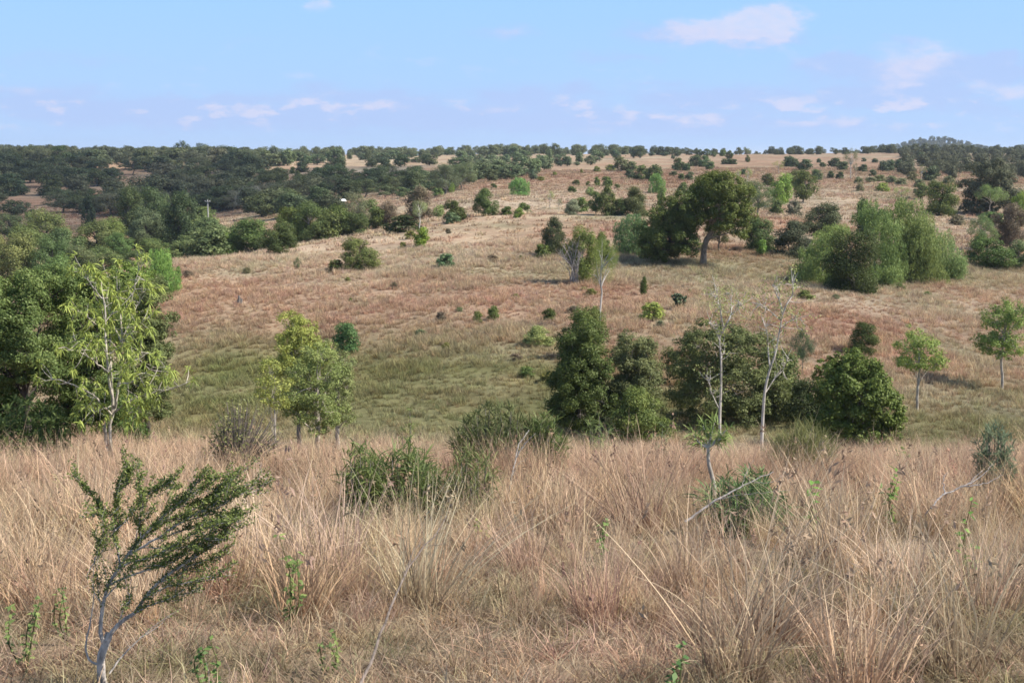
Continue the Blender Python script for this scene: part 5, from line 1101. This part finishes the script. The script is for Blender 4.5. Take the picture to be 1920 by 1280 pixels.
# ------------------------------------------------------------------ far woods that read as one mass
FARW = []
for kd, v in (('round', 0), ('dome', 1), ('round', 2), ('euc', 0)):
    m = part_mesh(tree_meshes(kd, v, 0), 'both', 'tree').copy(); m.materials.clear(); m.materials.append(leaf_material('far_foliage', fixed=None) if False else M_LEAF); m.materials.append(M_BARKFAR); FARW.append(m)
def woods(name, pts, hmin, hmax, label, seed, col):
    rng = np.random.RandomState(seed); X, Y = pts; n = len(X); h = rng.uniform(hmin, hmax, n); w = h*rng.uniform(.75, 1.25, n)
    o = scatter_nodes(name, X, Y, FARW, np.column_stack([w, w, h]), np.column_stack([np.zeros((n, 2)), rng.uniform(0, 6.28, n)]), np.tile(np.array(col), (n, 1)), sink=.2); o.color = tuple(col)+(1,)
    tag(o, label, 'woodland', None, 'stuff'); return o
rw = np.random.RandomState(123)
def upts(rng, u0, u1, d0, d1, n, f=None):
    d = np.sqrt(rng.uniform(d0*d0, d1*d1, n)); u = rng.uniform(u0, u1, n); X, Y = u*d, d
    if f is not None: k = f(u, d, X, Y); X, Y = X[k], Y[k]
    return X, Y
def ux(x): return pu(x, 290)[0]
woods('ridge_woodland', upts(rw, ux(1180), ux(2150), 640, 1050, 1300, lambda u, d, X, Y: (fbm(X/50, Y/50, 2) > .60-.30*np.clip((u-ux(1400))/.16, 0, 1)) | (u > ux(1640))), 2.2, 4.6, 'dark woodland along the far ridge', 1, (.085,.095,.052))
woods('scrub_woodland', upts(rw, ux(1690), ux(2150), 330, 640, 330, lambda u, d, X, Y: fbm(X/35+5, Y/35, 2) > .46), 2.2, 4.6, 'dark scrubby woodland on the slope below the far ridge', 2, (.090,.095,.058))
woods('hilltop_forest', upts(rw, ux(1600), ux(2100), 1350, 2300, 1700), 3.5, 6.5, 'forest on the distant rounded hill', 3, (.12,.13,.085))
woods('skyline_woodland', upts(rw, ux(-260), ux(470), 610, 780, 620), 3.0, 5.6, 'wood along the skyline above the shaded hillside', 4, (.085,.095,.055))
woods('plateau_woodland', upts(rw, ux(200), ux(1180), 650, 1000, 620, lambda u, d, X, Y: fbm(X/45+9, Y/45, 2) > .38), 3.0, 6.0, 'loose woodland on the far plateau', 5, (.12,.135,.07))
woods('plain_forest', upts(rw, ux(-300), ux(2100), 3500, 9000, 1600), 10, 16, 'forest of the distant plain', 6, (.09,.10,.07))

# ------------------------------------------------------------------ a cloud high over the view, whose shade lies on the wooded hillside
def cloud(name, foot, t, sx, sy, seed, dens):
    rng = np.random.RandomState(seed); c = np.array(foot)+SUN_DIR*t
    m, tt = mat('cloud_vapour'); a = mnode(tt, 'ShaderNodeBsdfTransparent'); b = mnode(tt, 'ShaderNodeBsdfTranslucent'); b.inputs[0].default_value = (.95,.95,.96,1); mx = mnode(tt, 'ShaderNodeMixShader'); mx.inputs[0].default_value = dens
    tt.links.new(a.outputs[0], mx.inputs[1]); tt.links.new(b.outputs[0], mx.inputs[2]); oo = mnode(tt, 'ShaderNodeOutputMaterial'); tt.links.new(mx.outputs[0], oo.inputs[0])
    th = np.linspace(0, math.pi, 25); ph = np.linspace(0, 2*math.pi, 49)[:-1]; T, P_ = np.meshgrid(th, ph, indexing='ij')
    D = np.stack([np.sin(T)*np.cos(P_), np.sin(T)*np.sin(P_), np.cos(T)], -1).reshape(-1, 3); r = 1+.35*(fbm(D[:, 0]*2.2+5, D[:, 1]*2.2+D[:, 2]*1.7+9, 4)-.5)*2
    V = D*r[:, None]*np.array([sx, sy, min(sx, sy)*.28]); V[:, 2] = np.maximum(V[:, 2], -min(sx, sy)*.10)
    i, j = np.meshgrid(np.arange(24), np.arange(48), indexing='ij'); F = np.stack([i*48+j, (i+1)*48+j, (i+1)*48+(j+1) % 48, i*48+(j+1) % 48], -1).reshape(-1, 4)
    mb = MB(); mb.add(V, F); o = obj(name, mb.mesh(name, [m], True)); o.location = c; o.rotation_euler[2] = -.25; tag(o, kind='structure')
cloud('cloud', (-175, 440, -12), 720, 150, 125, 4, .34)

# ------------------------------------------------------------------ thin summer haze
def haze(density):
    m, t = mat('haze'); pv = mnode(t, 'ShaderNodeVolumePrincipled'); pv.inputs['Color'].default_value = (.80, .88, 1.0, 1); pv.inputs['Density'].default_value = density; pv.inputs['Anisotropy'].default_value = .2
    o = mnode(t, 'ShaderNodeOutputMaterial'); t.links.new(pv.outputs[0], o.inputs['Volume'])
    mb = MB(); box(mb, (0, 29000, -18), (134000, 60200, 96)); tag(obj('haze', mb.mesh('haze', [m])), kind='stuff')
haze(.00010)
